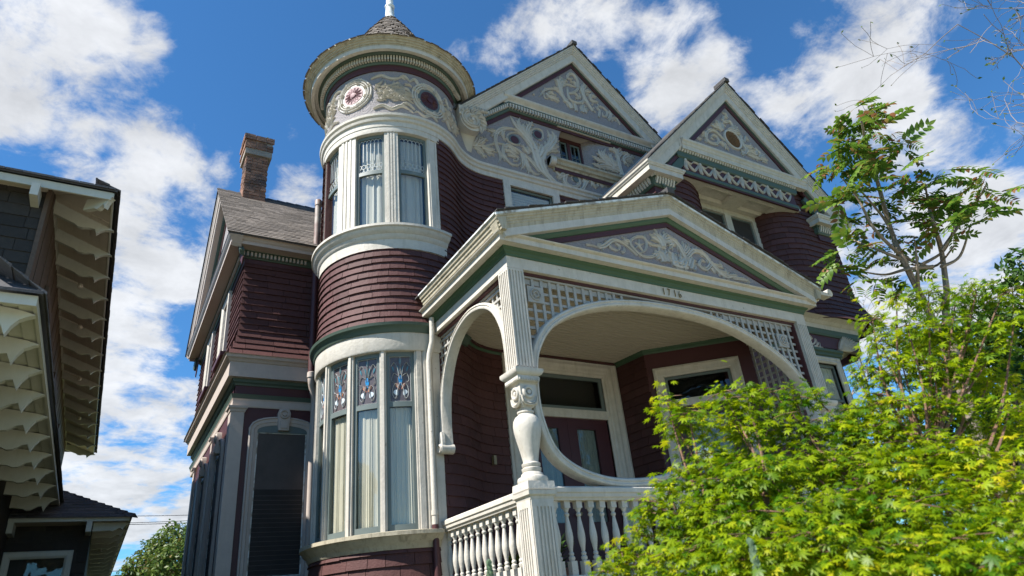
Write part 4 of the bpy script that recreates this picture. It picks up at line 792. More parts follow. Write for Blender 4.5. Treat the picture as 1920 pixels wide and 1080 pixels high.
mb=MB(); mb.sweep([(7.67,0),(10.65,0)],[(-.03,7.955),(.012,7.955),(.012,7.984),(-.03,7.984)],lambda u,v,h:(u,YT2+v,h)); mb.build('swag_frieze_edge',MAROONT,HOUSE)
PSW=PL(YT2); ns=8; dx=(10.56-7.76)/ns
for i in range(ns):
    a=7.76+dx*i; b=a+dx; m=MB()
    stroke(m,[(a+.02,8.29),(a+.09,8.19),(a+dx*.5,8.115),(b-.09,8.19),(b-.02,8.285)],[.02,.042,.05,.042,.02],PSW,.5,.03,4)
    stroke(m,[(a,8.30),(a+.015,8.22),(a+.005,8.13),(a+.03,8.085)],[.035,.04,.045,.015],PSW,.5,.03,4); stroke(m,[(a-.01,8.26),(a-.03,8.17),(a-.01,8.09)],[.02,.03,.01],PSW,.5,.025,3)
    stroke(m,[(a+.01,8.30),(a+.09,8.255),(a+.16,8.26)],[.03,.03,.02],PSW,.5,.025,3); stroke(m,[(a+.16,8.26),(a+.22,8.31),(b-.02,8.30)],[.012,.028,.03],PSW,.5,.025,3)
    disc(m,a+.01,8.295,.026,.03,PSW,8,dome=.008)
    m.build('swag',RELIEF,sw,True)
# eave returns
def eave_return(pts,dl,z):
    mb=MB(); mb.sweep(pts,[(-.2,z),(.0,z),(.004,z+.09),(.02,z+.095),(.03,z+.115),(.045,z+.13),(.05,z+.16),(-.2,z+.2)],HZ); mb.build('eave_return',CREAM,HOUSE)
eave_return([(6.72,12.0),(6.72,6.07),(7.46,6.07),(7.46,6.4)],0,7.72)
eave_return([(10.98,6.4),(10.98,6.07),(11.98,6.07),(11.98,12)],0,7.72)
for pts,sg in (([(6.93,12.0),(6.93,6.24),(7.34,6.24),(7.34,6.5)],0),([(11.1,6.5),(11.1,6.24),(11.72,6.24),(11.72,12)],1)):
    mb=MB(); mb.sweep(pts,[(-.12,7.56),(.01,7.56),(.03,7.58),(.035,7.60),(.04,7.605),(.04,7.70),(.07,7.705),(.075,7.722),(-.12,7.722)],HZ); mb.build('eave_bed_moulding',GREEN,HOUSE)
    mb=MB(); mb.sweep(pts,[(-.10,7.44),(-.01,7.44),(-.01,7.565),(-.10,7.565)],HZ); mb.build('eave_frieze',MAROONT,HOUSE)
for k in range(7): place(DENT2,'dentil',HOUSE,PL(6.24),6.96+.0595*k,7.60,.035)
for k in range(9): place(DENT2,'dentil',HOUSE,PL(6.24),11.14+.064*k,7.60,.035)
for k in range(18): place(DENT2,'dentil',HOUSE,SX(6.93),6.28+.062*k,7.60,.035)
b=MB(); b.box((6.95,YR-.03,5.5),(7.0,YR+.1,7.5)); b.build('corner_board',MAROON,HOUSE)
vf=MB(); vf.sweep([(6.70,7.92),(8.86,10.11)],[(-.01,0),(.05,0),(.05,.05),(-.01,.06)],PL(7.735)); vf.build('valley_flashing',METAL,HOUSE)
# belt and ground storey of the right wing
bp=[(7.5,YR),(11.30,YR),(11.62,6.62),(11.62,9.5)]
for nm,prof,mat in (('wing_belt',[(-.1,5.47),(.02,5.47),(.03,5.55),(.05,5.56),(.09,5.60),(.14,5.62),(.2,5.635),(-.1,5.64)],CREAM),('wing_belt_moulding',[(-.1,5.36),(.0,5.36),(.015,5.40),(.02,5.44),(.03,5.47),(-.1,5.472)],GREEN),('wing_belt_frieze',[(-.1,5.14),(-.02,5.14),(-.02,5.362),(-.1,5.362)],MAROONT)):
    mb=MB(); mb.sweep(bp,prof,HZ); mb.build(nm,mat,HOUSE)
YL=6.36
bz=[(7.72,YL),(10.63,YL),(11.35,7.08),(11.35,9.5)]
mb=MB(); mb.sweep(bz,[(-.08,4.96),(.01,4.96),(.02,4.98),(.045,5.0),(.05,5.04),(.075,5.06),(.08,5.10),(-.08,5.11)],HZ); mb.build('wing_cornice',GREEN,HOUSE)
mb=MB(); wallholes(mb,PL(YL),7.72,10.63,0,5.15,[(9.93,10.44,3.0,4.85)],-.1,0); 
mb.add([(10.63,YL,0),(11.35,7.08,0),(11.35,7.08,5.15),(10.63,YL,5.15)],[(0,1,2,3)]); mb.add([(11.35,7.08,0),(11.35,12,0),(11.35,12,5.15),(11.35,7.08,5.15)],[(0,1,2,3)]); mb.build('wall',MAROONT,HOUSE)
cw=MB(); cw.sweep([(9.93,3.0),(9.93,4.85),(10.44,4.85),(10.44,3.0)],[(-.12,0),(-.12,.03),(-.09,.05),(-.06,.04),(-.03,.045),(.0,.025),(0,-.08),(-.12,-.0)],PL(YL)); cw=cw.build('window',CREAM,HOUSE)
s=MB()
for a,b,c,d in ((9.93,9.97,3.0,4.85),(10.40,10.44,3.0,4.85),(9.97,10.40,4.80,4.85),(9.97,10.40,4.2,4.24)): s.box((a,YL+.04,c),(b,YL+.07,d))
s=s.build('sash',SASH,cw); g=MB(); g.box((9.97,YL+.05,3.0),(10.40,YL+.054,4.80)); g.build('pane',GLASSR,s)
curtain(s,PL(YL),9.97,10.40,3.0,4.8,-.085,BLIND,7,.012)
# fan bracket, scroll and reeded block under the overhang
fb=MB(); PF=PL(YR+.03)
fbo=[(10.60,5.12),(10.66,5.13)]
for i in range(9):
    a=R(8+10*i*.62); l=.62-.035*i
    stroke(fb,[(10.62,5.13),(10.62+l*.5*cos(a),5.13+l*.40*sin(a)),(10.62+l*cos(a*.85),5.13+.33*min(1,sin(a*.85)*l*2.2+.25))],[.03,.09,.05],lambda u,v,h:(u,YR+.02-h,v),.5,.05,3)
fb.plate([(10.60,5.10),(11.22,5.34),(10.60,5.34)],-.05,.0,PF); fb.build('fan_bracket',RELIEF,HOUSE,True)
fb2=MB(); fb2.add([(10.60,YL-.0,5.11),(11.3,YR,5.345),(11.62,6.62,5.345),(11.3,7.05,5.11),(10.65,YL,5.345)],[(0,1,2,3),(0,4,1)]); fb2.build('overhang_soffit',RELIEF,HOUSE)
sc=MB(); PS=PL(YL-.0)
sp=[(9.83+(.115-.0068*i)*cos(.55*i+.3),5.22+(.115-.0068*i)*sin(.55*i+.3)) for i in range(16)]
disc(sc,9.83,5.22,.13,.03,PS,20); stroke(sc,sp,[.05,.045,.03],lambda u,v,h:PS(u,v,h+.02),.6,.04,3)
for pts,ws in (([(9.92,5.13),(10.02,5.18),(10.06,5.33)],[.10,.10,.01]),([(9.95,5.10),(10.08,5.15),(10.15,5.26)],[.08,.09,.01]),([(9.95,5.08),(10.1,5.10),(10.18,5.15)],[.08,.08,.01]),([(9.85,5.1),(10.05,5.11),(10.18,5.12),(10.2,5.1)],[.03,.06,.05,.02])): stroke(sc,pts,ws,lambda u,v,h:PS(u,v,h+.01),.5,.045,4)
sc.build('acanthus_scroll',RELIEF,HOUSE,True)
rbk=MB()
for i in range(6): rbk.box((10.24+.045*i,YL-.03,5.11),(10.275+.045*i,YL,5.36))
rbk.build('reeded_block',MAROONT,HOUSE)

# ---------------------------------------------------------------- porch
X0,X1,Y0=3.29,8.16,5.20; XM=5.725
bmz0,bmz1=4.83,4.965
mb=MB(); mb.box((X0,Y0,bmz0),(X1,Y0+.2,bmz1)); mb.box((X0,Y0+.2,bmz0),(X0+.2,7.1,bmz1)); mb.box((X1-.2,Y0+.2,bmz0),(X1,6.34,bmz1)); mb.build('porch_beam',CREAM,HOUSE)
mb=MB(); mb.box((X0+.2,Y0+.05,bmz0-.028),(X1-.2,Y0+.15,bmz0-.001)); mb.box((X0+.05,Y0+.2,bmz0-.028),(X0+.15,7.1,bmz0-.001)); mb.box((X0+.201,Y0+.06,3.75),(X0+.225,Y0+.14,bmz0-.03)) if False else None; mb.box((X1-.226,Y0+.05,3.69),(X1-.202,Y0+.15,bmz0-.03)); mb.build('lattice_frame',MAROONT,HOUSE)
PP=[(X0,7.12),(X0,Y0),(X1,Y0),(X1,6.32)]
for nm,prof,mat in (('porch_bed_moulding',[(-.05,bmz1-.001),(.012,bmz1-.001),(.016,bmz1+.02),(.03,bmz1+.035),(.035,bmz1+.05),(.06,bmz1+.068),(.065,bmz1+.086),(-.05,bmz1+.087)],GREENP),
  ('porch_cornice',[(-.05,5.051),(.148,5.051),(.15,5.112),(.165,5.116),(.185,5.125),(.19,5.135),(-.05,5.15)],CREAM)):
    mb=MB(); mb.sweep(PP,prof,HZ); mb.build(nm,mat,HOUSE)
for pth in ([(X0,7.0),(X0,4.96)],[(X1,4.96),(X1,6.32)]):
    mb=MB(); mb.sweep(pth,[(.10,5.13),(.165,5.13),(.170,5.16),(.180,5.163),(.186,5.20),(.198,5.204),(.204,5.238),(.218,5.243),(.232,5.285),(.10,5.292)],HZ); mb.build('porch_gutter',CREAMD,HOUSE)
    mb=MB(); mb.sweep(pth,[(.21,5.286),(.245,5.286),(.245,5.305),(.10,5.312)],HZ); mb.build('porch_roof_edge',FINIAL,HOUSE)
PXC,PZP,PSL=5.72,6.20,.348; PT=5.12
hw=1.99
m=MB(); m.plate([(PXC-hw-.4,5.13),(PXC+hw+.4,5.13),(PXC,5.84+.14)],-.05,0,PL(PT)); m.build('porch_tympanum',STUCCO,HOUSE)
relief('tympanum_relief',TYMPP,PL(PT),HOUSE)
rake('tympanum_border',PXC,5.885,2.15,PSL,PT,[(0,0),(.062,0),(.062,.02),(0,.02)],MAROONT)
rake('rake_bed_moulding',PXC,5.945,2.33,PSL,PT,[(0,0),(.06,0),(.05,.03),(.02,.055),(0,.06)],GREENP)
rake('porch_rake_fascia',PXC,6.045,2.56,PSL,PT,[(0,0),(0,.115),(.09,.12),(.095,0)],CREAM)
rake('porch_rake_crown',PXC,6.20,2.655,PSL,PT,[(0,0),(0,.170),(.016,.170),(.02,.157),(.042,.153),(.046,.141),(.07,.137),(.074,.129),(.10,.126),(.104,.12),(.135,.117),(.15,.112),(.15,0)],CREAMD)
rake('porch_roof_trim',PXC,6.228,2.665,PSL,PT,[(0,0),(0,.178),(.027,.178),(.027,0)],FINIAL)
roof_slabs('porch_roof',PXC,6.228,2.66,PSL,4.945,7.25,.018,0.0)
sr=MB(); sr.box((8.30,5.0,5.235),(8.62,5.12,5.29)); 
vs=[];n=12
for yy in (5.0,5.14):
    for i in range(n): a=2*pi*i/n; vs.append((8.66+.06*cos(a),yy,5.30+.06*sin(a)))
sr.add(vs,[tuple(range(n-1,-1,-1)),tuple(range(n,2*n))]+[(i,(i+1)%n,n+(i+1)%n,n+i) for i in range(n)]); sr.build('gutter_scroll',RELIEF,HOUSE,True)
# columns: fluted post, capital, volute block, urn baluster, fluted pedestal
def flutes(mb,mf,u0,u1,v0,v1,k,h,d=.012):
    w=(u1-u0)/(2*k+1)
    for i in range(k+1):
        a=u0+w*2*i; mb.cbox(mf,a,a+w,v0,v1,h-d,h)
    return mb
def column(xc,yc):
    hw=.1; c=MB(); c.box((xc-hw+.012,yc-hw+.012,3.69),(xc+hw-.012,yc+hw-.012,4.826)); c=c.build('porch_column',CREAM,HOUSE)
    f=MB()
    for mf,u0 in ((PL(yc-hw+.0005),xc-hw),(SX(xc-hw+.0005),yc-hw),(lambda u,v,h:(xc+hw-.0005+h,u,v),yc-hw)):
        flutes(f,mf,u0,u0+2*hw,3.70,4.80,5,0,.0125); f.cbox(mf,u0,u0+2*hw,4.80,4.828,-.012,0.0); f.cbox(mf,u0,u0+2*hw,3.69,3.72,-.012,0.0)
    f.build('fluting',CREAM,c)
    sq=[(xc-hw,yc-hw),(xc+hw,yc-hw),(xc+hw,yc+hw),(xc-hw,yc+hw)]
    a=MB(); a.sweep(sq,[(-.1,3.535),(-.01,3.535),(.0,3.55),(.022,3.56),(.028,3.60),(.02,3.615),(.045,3.63),(.06,3.655),(.06,3.685),(-.1,3.69)],HZ,closed=True)
    for s in (0,1,2,3):
        for i in range(9):
            t=-.105+.026*i
            p=[(xc+t,yc-hw-.024),(xc+hw+.024,yc+t),(xc-t,yc+hw+.024),(xc-hw-.024,yc-t)][s]; a.lathe((p[0],p[1],3.563),[(0,0),(.010,.004),(.011,.02),(.006,.034)],6)
    a.build('capital',CREAM,c,True)
    b=MB(); hb=.088
    b.sweep([(xc-hb,yc-hb),(xc+hb,yc-hb),(xc+hb,yc+hb),(xc-hb,yc+hb)],[(-.088,3.30),(-.03,3.31),(-.004,3.345),(.0,3.40),(.0,3.535),(-.088,3.54)],HZ,closed=True)
    for mf in (PL(yc-hb),SX(xc-hb),lambda u,v,h:(xc+hb+h,u,v)):
        cu=xc if mf(0,0,0)[1]==yc-hb else yc
        ring(b,cu,3.455,.068,.030,.024,mf,18); disc(b,cu,3.455,.022,.02,mf,10,dome=.006)
        stroke(b,[(cu-.085,3.42),(cu-.06,3.355),(cu,3.335),(cu+.06,3.355),(cu+.085,3.42)],[.012,.03,.034,.03,.012],mf,.6,.02,3)
    b.build('volute_block',CREAM,c,True)
    u=MB(); u.lathe((xc,yc,0),[(0,2.60),(.138,2.60),(.145,2.625),(.138,2.65),(.108,2.662),(.098,2.69),(.084,2.70),(.092,2.715),(.094,2.735),(.078,2.745),(.088,2.757),(.09,2.778),(.074,2.79),(.072,2.80),(.088,2.88),(.108,2.97),(.124,3.04),(.134,3.10),(.136,3.14),(.128,3.19),(.108,3.225),(.078,3.245),(.074,3.258),(.084,3.266),(.084,3.28),(.06,3.288),(.07,3.31),(.0,3.32)],28); u.build('urn_shaft',CREAM,c,True)
    p=MB(); p.sweep([(xc-.14,yc-.14),(xc+.14,yc-.14),(xc+.14,yc+.14),(xc-.14,yc+.14)],[(-.14,2.52),(.0,2.52),(.006,2.53),(.0,2.60),(-.14,2.602)],HZ,closed=True); p.build('plinth',CREAM,c)
    pd=MB(); hp=.118; pd.box((xc-hp,yc-hp,0),(xc+hp,yc+hp,2.47)); 
    pd.sweep([(xc-hp,yc-hp),(xc+hp,yc-hp),(xc+hp,yc+hp),(xc-hp,yc+hp)],[(-.1,2.44),(.006,2.44),(.012,2.465),(.03,2.48),(.034,2.515),(-.1,2.521)],HZ,closed=True)
    for mf,uc in ((PL(yc-hp),xc),(SX(xc-hp),yc)):
        for i in range(5): 
            a=uc-hp+.03+.0375*i
            pd.cbox(mf,a+.0,a+.018,1.0,2.375,.0,.010)
        pd.cbox(mf,uc-hp,uc-hp+.03,1.0,2.44,0,.0095); pd.cbox(mf,uc+hp-.03+.0,uc+hp,1.0,2.44,0,.0095); pd.cbox(mf,uc-hp+.03,uc+hp-.03,2.375,2.44,0,.0095)
    pd.build('pedestal',CREAM,c)
column(X0+.1,Y0+.1); column(X1-.1,Y0+.1)
# horseshoe front arch: springs from the right post, over the top and round to a curl on the rail beside the steps
AT=[(7.935,3.30),(7.93,3.60),(7.86,3.92),(7.60,4.23),(7.12,4.50),(6.65,4.66),(6.15,4.74),(5.60,4.762),(5.056,4.735),(4.553,4.65),(4.098,4.49),(3.744,4.264),(3.53,3.95),(3.468,3.62),(3.475,3.25),(3.592,2.90),(3.827,2.70),(4.192,2.585),(4.577,2.563),(4.95,2.60),(5.22,2.665),(5.46,2.745)]
el=[(p.x,p.y) for p in crom([Vector((a_,b_,0)) for a_,b_ in AT],7)]
mb=MB(); mb.sweep(el,[(0,-.12),(0,.0),(-.012,.016),(-.03,.02),(-.038,.010),(-.055,.010),(-.062,.02),(-.08,.016),(-.092,0),(-.095,-.12)],PL(Y0+.055)); mb.build('horseshoe_arch',CREAM,HOUSE,True)
for xx,zz,hh in ((5.47,2.79,.02),(7.89,3.28,.02)):
    m=MB(); ring(m,xx,zz,.075,.035,.03,PL(Y0+.04),16); disc(m,xx,zz,.075,.0,PL(Y0+.04),16); m.lathe((xx,Y0+.05,zz),[(0,-.04),(.04,-.03),(.04,.03),(0,.04)],10)
    m.build('arch_curl',CREAM,HOUSE,True)
def azt(x):
    best=None
    for (a_,b_) in zip(el,el[1:]):
        lo,hi=min(a_[0],b_[0]),max(a_[0],b_[0])
        if lo<=x<=hi and hi>lo: z=a_[1]+(b_[1]-a_[1])*(x-a_[0])/(b_[0]-a_[0]); best=z if best is None else max(best,z)
    return best
lat=MB(); lat.box((X0+.2,Y0+.075,bmz0-.05),(X1-.225,Y0+.125,bmz0-.029)); lat=lat.build('front_lattice',LATM,HOUSE)
LATP=LATM
xl,xr=X0+.2,X1-.226
for i in range(44):
    x=xl+.045+.113*i
    if x>xr-.02: break
    z=azt(x); z=3.7 if z is None else max(z,3.7)
    if z-.02<bmz0-.13:
        j=random.uniform(-.004,.004); b=MB(); b.box((x-.017+j,Y0+.085,z-.02),(x+.017+j,Y0+.10,bmz0-.049)); b.build('lattice_slat',LATP,lat)
for i in range(11):
    z=bmz0-.10-.105*i; seg=[];run=None;xx=xl
    while xx<=xr:
        t=azt(xx); ok=(t is None or z>t-.01) and z>3.7
        if ok and run is None: run=xx
        if not ok and run is not None: seg.append((run,xx)); run=None
        xx+=.01
    if run is not None: seg.append((run,xr))
    for a_,b_ in seg:
        if b_-a_>.03 and not (z>4.76): b=MB(); b.box((a_,Y0+.1005,z-.015),(b_,Y0+.115,z+.015)); b.build('lattice_slat',LATP,lat)
for a_,b_ in ((xl,4.75),(6.55,xr)):
    b=MB(); b.box((a_,Y0+.1005,bmz0-.085),(b_,Y0+.115,bmz0-.055)); b.build('lattice_slat',LATP,lat)
for x,z in ((3.655,4.585),(7.635,4.53)):
    b=MB(); b.box((x-.10,Y0+.065,z-.095),(x+.10,Y0+.084,z+.095)); b=b.build('lattice_rosette',LATP,lat)
    m=MB(); mf=PL(Y0+.065); ring(m,x,z,.075,.055,.015,mf,16); ring(m,x,z,.04,.02,.02,mf,12); 
    for i in range(6): a=i*pi/3; stroke(m,[(x+.02*cos(a),z+.02*sin(a)),(x+.06*cos(a+.4),z+.06*sin(a+.4))],[.02,.02],mf,.6,.018,2)
    m.build('rosette_carving',LATP,b,True) if False else None
    for v in m.v: pass
    o=m.build('rosette_carving',LATP,lat,True)
# side arch with long legs ending in scrolls
def side_arch(xc,mfx,yback):
    pts=crom([Vector((a,b,0)) for a,b in ((yback,3.40),(yback+.01,3.70),(yback-.04,4.05),(yback-.2,4.38),(yback-.45,4.62),(yback-.80,4.735),(yback-1.13,4.70),(yback-1.40,4.55),(yback-1.57,4.28),(yback-1.62,4.0),(yback-1.62,3.69))],6)
    P=[(p.x,p.y) for p in pts]
    mb=MB(); mb.sweep(P,[(-.038,-.11),(-.038,.0),(-.026,.016),(-.010,.02),(-.004,.010),(.012,.010),(.018,.02),(.034,.014),(.044,0),(.044,-.11)],mfx); o=mb.build('side_arch',CREAM,HOUSE,True)
    s=MB(); stroke(s,[(yback+.0,3.55),(yback-.01,3.45),(yback-.0,3.37)],[.07,.085,.10],mfx,.5,.05,4)
    vs=[];n=14
    for h in (-.12,.05):
        for i in range(n): a=2*pi*i/n; vs.append(mfx(yback-.0+.065*cos(a),3.36+.06*sin(a),h))
    s.add(vs,[tuple(range(n-1,-1,-1)),tuple(range(n,2*n))]+[(i,(i+1)%n,n+(i+1)%n,n+i) for i in range(n)]); ring(s,yback,3.36,.055,.03,.02,lambda u,v,h:mfx(u,v,h+.05),12); s.build('arch_foot_scroll',CREAM,HOUSE,True)
    lt=MB(); lt.cbox(mfx,Y0+.2,yback+.02,bmz0-.05,bmz0-.029,-.09,-.04); lt=lt.build('side_lattice',LATM,HOUSE)
    def ztop(y):
        best=None
        for (a,b) in zip(P,P[1:]):
            lo,hi=min(a[0],b[0]),max(a[0],b[0])
            if lo<=y<=hi and hi>lo: z=a[1]+(b[1]-a[1])*(y-a[0])/(b[0]-a[0]); best=z if best is None else max(best,z)
        return best
    y=Y0+.2+.05
    while y<yback+.12:
        z=ztop(y); z=3.7 if z is None else z
        if z<bmz0-.06: b=MB(); b.cbox(mfx,y-.015,y+.015,z,bmz0-.049,-.075,-.06); b.build('lattice_slat',LATP,lt)
        y+=.10
    for i in range(11):
        z=bmz0-.09-.10*i; seg=[]; yy=Y0+.2; run=None
        while yy<yback+.12:
            zt_=ztop(yy); ok=(zt_ is None) or z>zt_
            if ok and run is None: run=yy
            if not ok and run is not None: seg.append((run,yy)); run=None
            yy+=.01
        if run is not None: seg.append((run,yback+.12))
        for a,b_ in seg:
            if b_-a>.03: b=MB(); b.cbox(mfx,a,b_,z-.013,z+.013,-.0595,-.046); b.build('lattice_slat',LATP,lt)
side_arch(X0,SX(X0+.05),7.08)
side_arch(X1,lambda u,v,h:(X1-.05+h,u,v),6.30) if False else None
# far side lattice screen
lt=MB(); lt.box((X1-.15,Y0+.2,bmz0-.05),(X1-.09,6.34,bmz0-.029)); lt=lt.build('side_lattice',LATM,HOUSE)
for i in range(10): y=Y0+.27+.105*i; b=MB(); b.box((X1-.14,y-.016,3.3),(X1-.125,y+.016,bmz0-.05)); b.build('lattice_slat',LATP,lt)
for i in range(14): z=bmz0-.10-.105*i; b=MB(); b.box((X1-.1245,Y0+.2,z-.015),(X1-.11,6.34,z+.015)); b.build('lattice_slat',LATP,lt)
# house number
fc=bpy.data.curves.new('house_number','FONT')
for ch,x,z in (('1',5.495,4.862),('7',5.575,4.842),('1',5.668,4.832),('6',5.735,4.818)):
    pass
xs=[5.50,5.585,5.685,5.765]
for ch,x in zip('1716',xs):
    c=bpy.data.curves.new('number_digit','FONT'); c.body=ch; c.size=.142; c.extrude=.007; c.offset=-.004; c.align_x='CENTER'; c.resolution_u=5
    o=bpy.data.objects.new('tmp',c); COL.objects.link(o); dg=bpy.context.evaluated_depsgraph_get(); me=bpy.data.meshes.new_from_object(o.evaluated_get(dg)); bpy.data.objects.remove(o)
    me.materials.clear(); me.materials.append(BRASS); linkmesh('number_digit',me,HOUSE,Matrix.Translation((x,Y0-.012,4.846))@Matrix.Rotation(R(90),4,'X')@Matrix.Scale(.72,4,(1,0,0)))
# porch ceiling, cove, floor
n=28
for i in range(n):
    y0=Y0+.2+(7.78-Y0-.2)*i/n; y1=Y0+.2+(7.78-Y0-.2)*(i+1)/n
    xa=X0+.2 if y1<7.1 else 3.6
    b=MB(); b.box((xa,y0+.008,4.996),(X1-.2,y1-.008,5.018)); b.build('ceiling_board',CEIL,HOUSE)
b=MB(); b.box((X0+.2,Y0+.2,5.019),(X1-.2,7.78,5.03)); b.build('porch_ceiling',CEIL,HOUSE)
cv=[mp(DG(16)+(UB-DG(16))*i/24,0) for i in range(25)]+[(6.74,7.75),(6.82,7.12),(7.96,6.12)]
mb=MB(); mb.sweep(cv,[(-.03,4.93),(.012,4.93),(.02,4.95),(.05,4.975),(.055,4.999),(-.03,4.999)],HZ); mb.build('ceiling_cove',GREENP,HOUSE)
b=MB(); b.box((X0-.02,Y0-.02,1.58),(X1+.02,7.75,1.66)); b.box((X0+.02,Y0+.05,0),(X1-.02,Y0+.1,1.58)); b.box((X0+.02,Y0+.1,0),(X0+.07,7.2,1.58)); b.build('porch_floor',FLOORM,HOUSE)
# door wall
mb=MB(); wallholes(mb,PL(YM),4.62,6.76,1.6,5.02,[(4.93,6.43,1.62,4.735)],-.1,-.012); mb.build('wall',MAROONT,HOUSE)
dcas=MB(); dcas.sweep([(4.93,1.66),(4.93,4.735),(6.43,4.735),(6.43,1.66)],[(-.295,-.01),(-.295,.045),(-.26,.055),(-.235,.035),(-.20,.03),(-.16,.04),(-.12,.03),(-.08,.03),(-.06,.02),(-.03,.022),(0,.005),(0,-.08),(-.295,-.011)],PL(YM)); dcas=dcas.build('door_casing',CREAM,HOUSE)
b=MB(); b.box((4.93,YM-.005,4.07),(6.43,YM+.06,4.20)); b.build('transom_bar',CREAM,dcas)
s=MB()
for a,b_,c,d in ((4.93,4.99,4.20,4.735),(6.37,6.43,4.20,4.735),(4.99,6.37,4.68,4.735),(4.99,6.37,4.20,4.25)): s.box((a,YM+.02,c),(b_,YM+.05,d))
s=s.build('transom_sash',SASH,dcas); g=MB(); g.box((4.99,YM+.03,4.25),(6.37,YM+.034,4.68)); g.build('pane',GLASS,s)
def door_leaf(mf,u0,u1,z0,z1,panel,h):
    d=MB(); wallholes(d,mf,u0,u1,z0,z1,[(panel[0],panel[1],2.6,panel[2])],h-.045,h); d.cbox(mf,panel[0]+.02,panel[1]-.02,1.85,2.45,h,h+.012); d=d.build('door',DOORM,HOUSE)
    g=MB(); g.cbox(mf,panel[0],panel[1],2.6,panel[2],h-.022,h-.018); g.build('pane',GLASS,d); curtain(d,mf,panel[0],panel[1],2.6,panel[2],h-.05,DOORC,7,.008)
door_leaf(PL(YM),4.935,5.679,1.67,4.068,(5.165,5.51,3.915),-.035)
door_leaf(PL(YM),5.683,6.425,1.67,4.068,(5.845,6.19,3.915),-.035)
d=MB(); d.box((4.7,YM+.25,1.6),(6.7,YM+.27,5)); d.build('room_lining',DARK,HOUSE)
k=MB(); k.lathe((0,0,0),[(0,0),(.03,.0),(.03,.01),(.012,.02),(.012,.04),(.03,.055),(.028,.075),(0,.085)],12); ko=k.mesh('door_knob',BRASS,True)
linkmesh('door_knob',ko,HOUSE,Matrix.Translation((5.655,YM+.03,2.7))@Matrix.Rotation(R(90),4,'X'))
bell=MB(); bell.box((4.30,7.60,3.32),(4.34,7.66,3.44)); bell.build('door_bell',BRASS,HOUSE)
# return and diagonal walls with the second door
RT=pathmap([(6.75,7.76),(6.82,7.12)]); DGW=pathmap([(6.82,7.12),(7.98,6.10)])
b=MB(); b.cbox(RT,0,RT.length,1.6,5.0,-.1,-.012); b.build('wall',MAROON,HOUSE); shingles(RT,0,RT.length,1.72,4.93,.125,.34,weight=.6)
so=.08; w0,w1=so+.15,1.20
b=MB(); wallholes(b,DGW,0,DGW.length,1.6,5.0,[(w0,w1,1.6,4.53)],-.1,0); b.build('wall',MAROONT,HOUSE)
dc=MB(); dc.sweep([(w0,1.66),(w0,4.53),(w1,4.53),(w1,1.66)],[(-.15,0),(-.15,.04),(-.12,.05),(-.09,.035),(-.03,.03),(0,.01),(0,-.08),(-.15,-.001)],DGW); dc=dc.build('door_casing',CREAM,HOUSE)
b=MB(); b.cbox(DGW,w0,w1,4.06,4.17,-.06,.005); b.build('transom_bar',CREAM,dc)
b=MB(); 
for a,b_,c,d in ((w0,w0+.04,4.17,4.53),(w1-.04,w1,4.17,4.53),(w0+.04,w1-.04,4.49,4.53)): b.cbox(DGW,a,b_,c,d,-.05,-.02)
b=b.build('transom_sash',SASH,dc); g=MB(); g.cbox(DGW,w0+.04,w1-.04,4.17,4.49,-.035,-.031); g.build('pane',GLASS,b)
door_leaf(DGW,w0+.004,w1-.004,1.67,4.058,(w0+.2,w1-.2,3.9),-.035)
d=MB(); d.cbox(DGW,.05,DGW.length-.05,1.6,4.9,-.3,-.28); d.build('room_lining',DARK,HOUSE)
# balustrades
bal=MB(); bal.lathe((0,0,0),[(0,.115),(.022,.117),(.030,.135),(.030,.15),(.018,.162),(.024,.172),(.024,.185),(.016,.195),(.022,.23),(.032,.28),(.036,.32),(.034,.36),(.026,.42),(.018,.475),(.015,.50),(.024,.51),(.025,.525),(.016,.535),(.018,.545),(.032,.575),(0,.577)],14)
bal.box((-.032,-.032,-.05),(.032,.032,.116)); bal.box((-.032,-.032,.576),(.032,.032,.70)); BAL=bal.mesh('baluster',CREAM,True)
def rail(name,pts):
    a=Vector(pts[0]);b=Vector(pts[1]); r=MB()
    r.sweep([tuple(a),tuple(b)],[(-.055,2.44),(.055,2.44),(.06,2.455),(.075,2.47),(.078,2.50),(.09,2.51),(.09,2.55),(.07,2.565),(-.07,2.565),(-.09,2.55),(-.09,2.51),(-.078,2.50),(-.075,2.47),(-.06,2.455)],HZ); r=r.build(name,CREAM,HOUSE)
    q=MB(); q.sweep([tuple(a),tuple(b)],[(-.05,1.74),(.05,1.74),(.06,1.76),(.05,1.795),(-.05,1.795),(-.06,1.76)],HZ); q.build('bottom_rail',CREAM,r)
    n=int((b-a).length/.132)
    for i in range(n):
        p=a.lerp(b,(i+.5)/n); linkmesh('baluster',BAL,r,Matrix.Translation((p.x,p.y,1.80))@(Matrix.Rotation(math.atan2((b-a).y,(b-a).x),4,'Z')))
rail('front_balustrade',[(X0+.225,Y0+.1),(5.58,Y0+.1)])
rail('front_balustrade',[(7.25,Y0+.1),(X1-.225,Y0+.1)])
for xx in (5.68,7.14):
    nw=MB(); nw.box((xx-.085,Y0+.015,1.0),(xx+.085,Y0+.185,2.62)); nw.sweep([(xx-.085,Y0+.015),(xx+.085,Y0+.015),(xx+.085,Y0+.185),(xx-.085,Y0+.185)],[(-.08,2.62),(.01,2.62),(.03,2.65),(.035,2.69),(-.08,2.72)],HZ,closed=True); nw.build('newel_post',CREAM,HOUSE)
for k in range(8):
    st=MB(); st.box((5.77,Y0-.02-.28*(k+1),0),(7.05,Y0-.02-.28*k,1.58-.185*(k+1)+.0)); st.box((5.74,Y0-.05-.28*(k+1),1.58-.185*(k+1)),(7.08,Y0-.021-.28*k,1.58-.185*(k+1)+.035)); st.build('step',FLOORM,HOUSE)
rail('side_balustrade',[(X0+.1,7.22),(X0+.1,Y0+.225)])
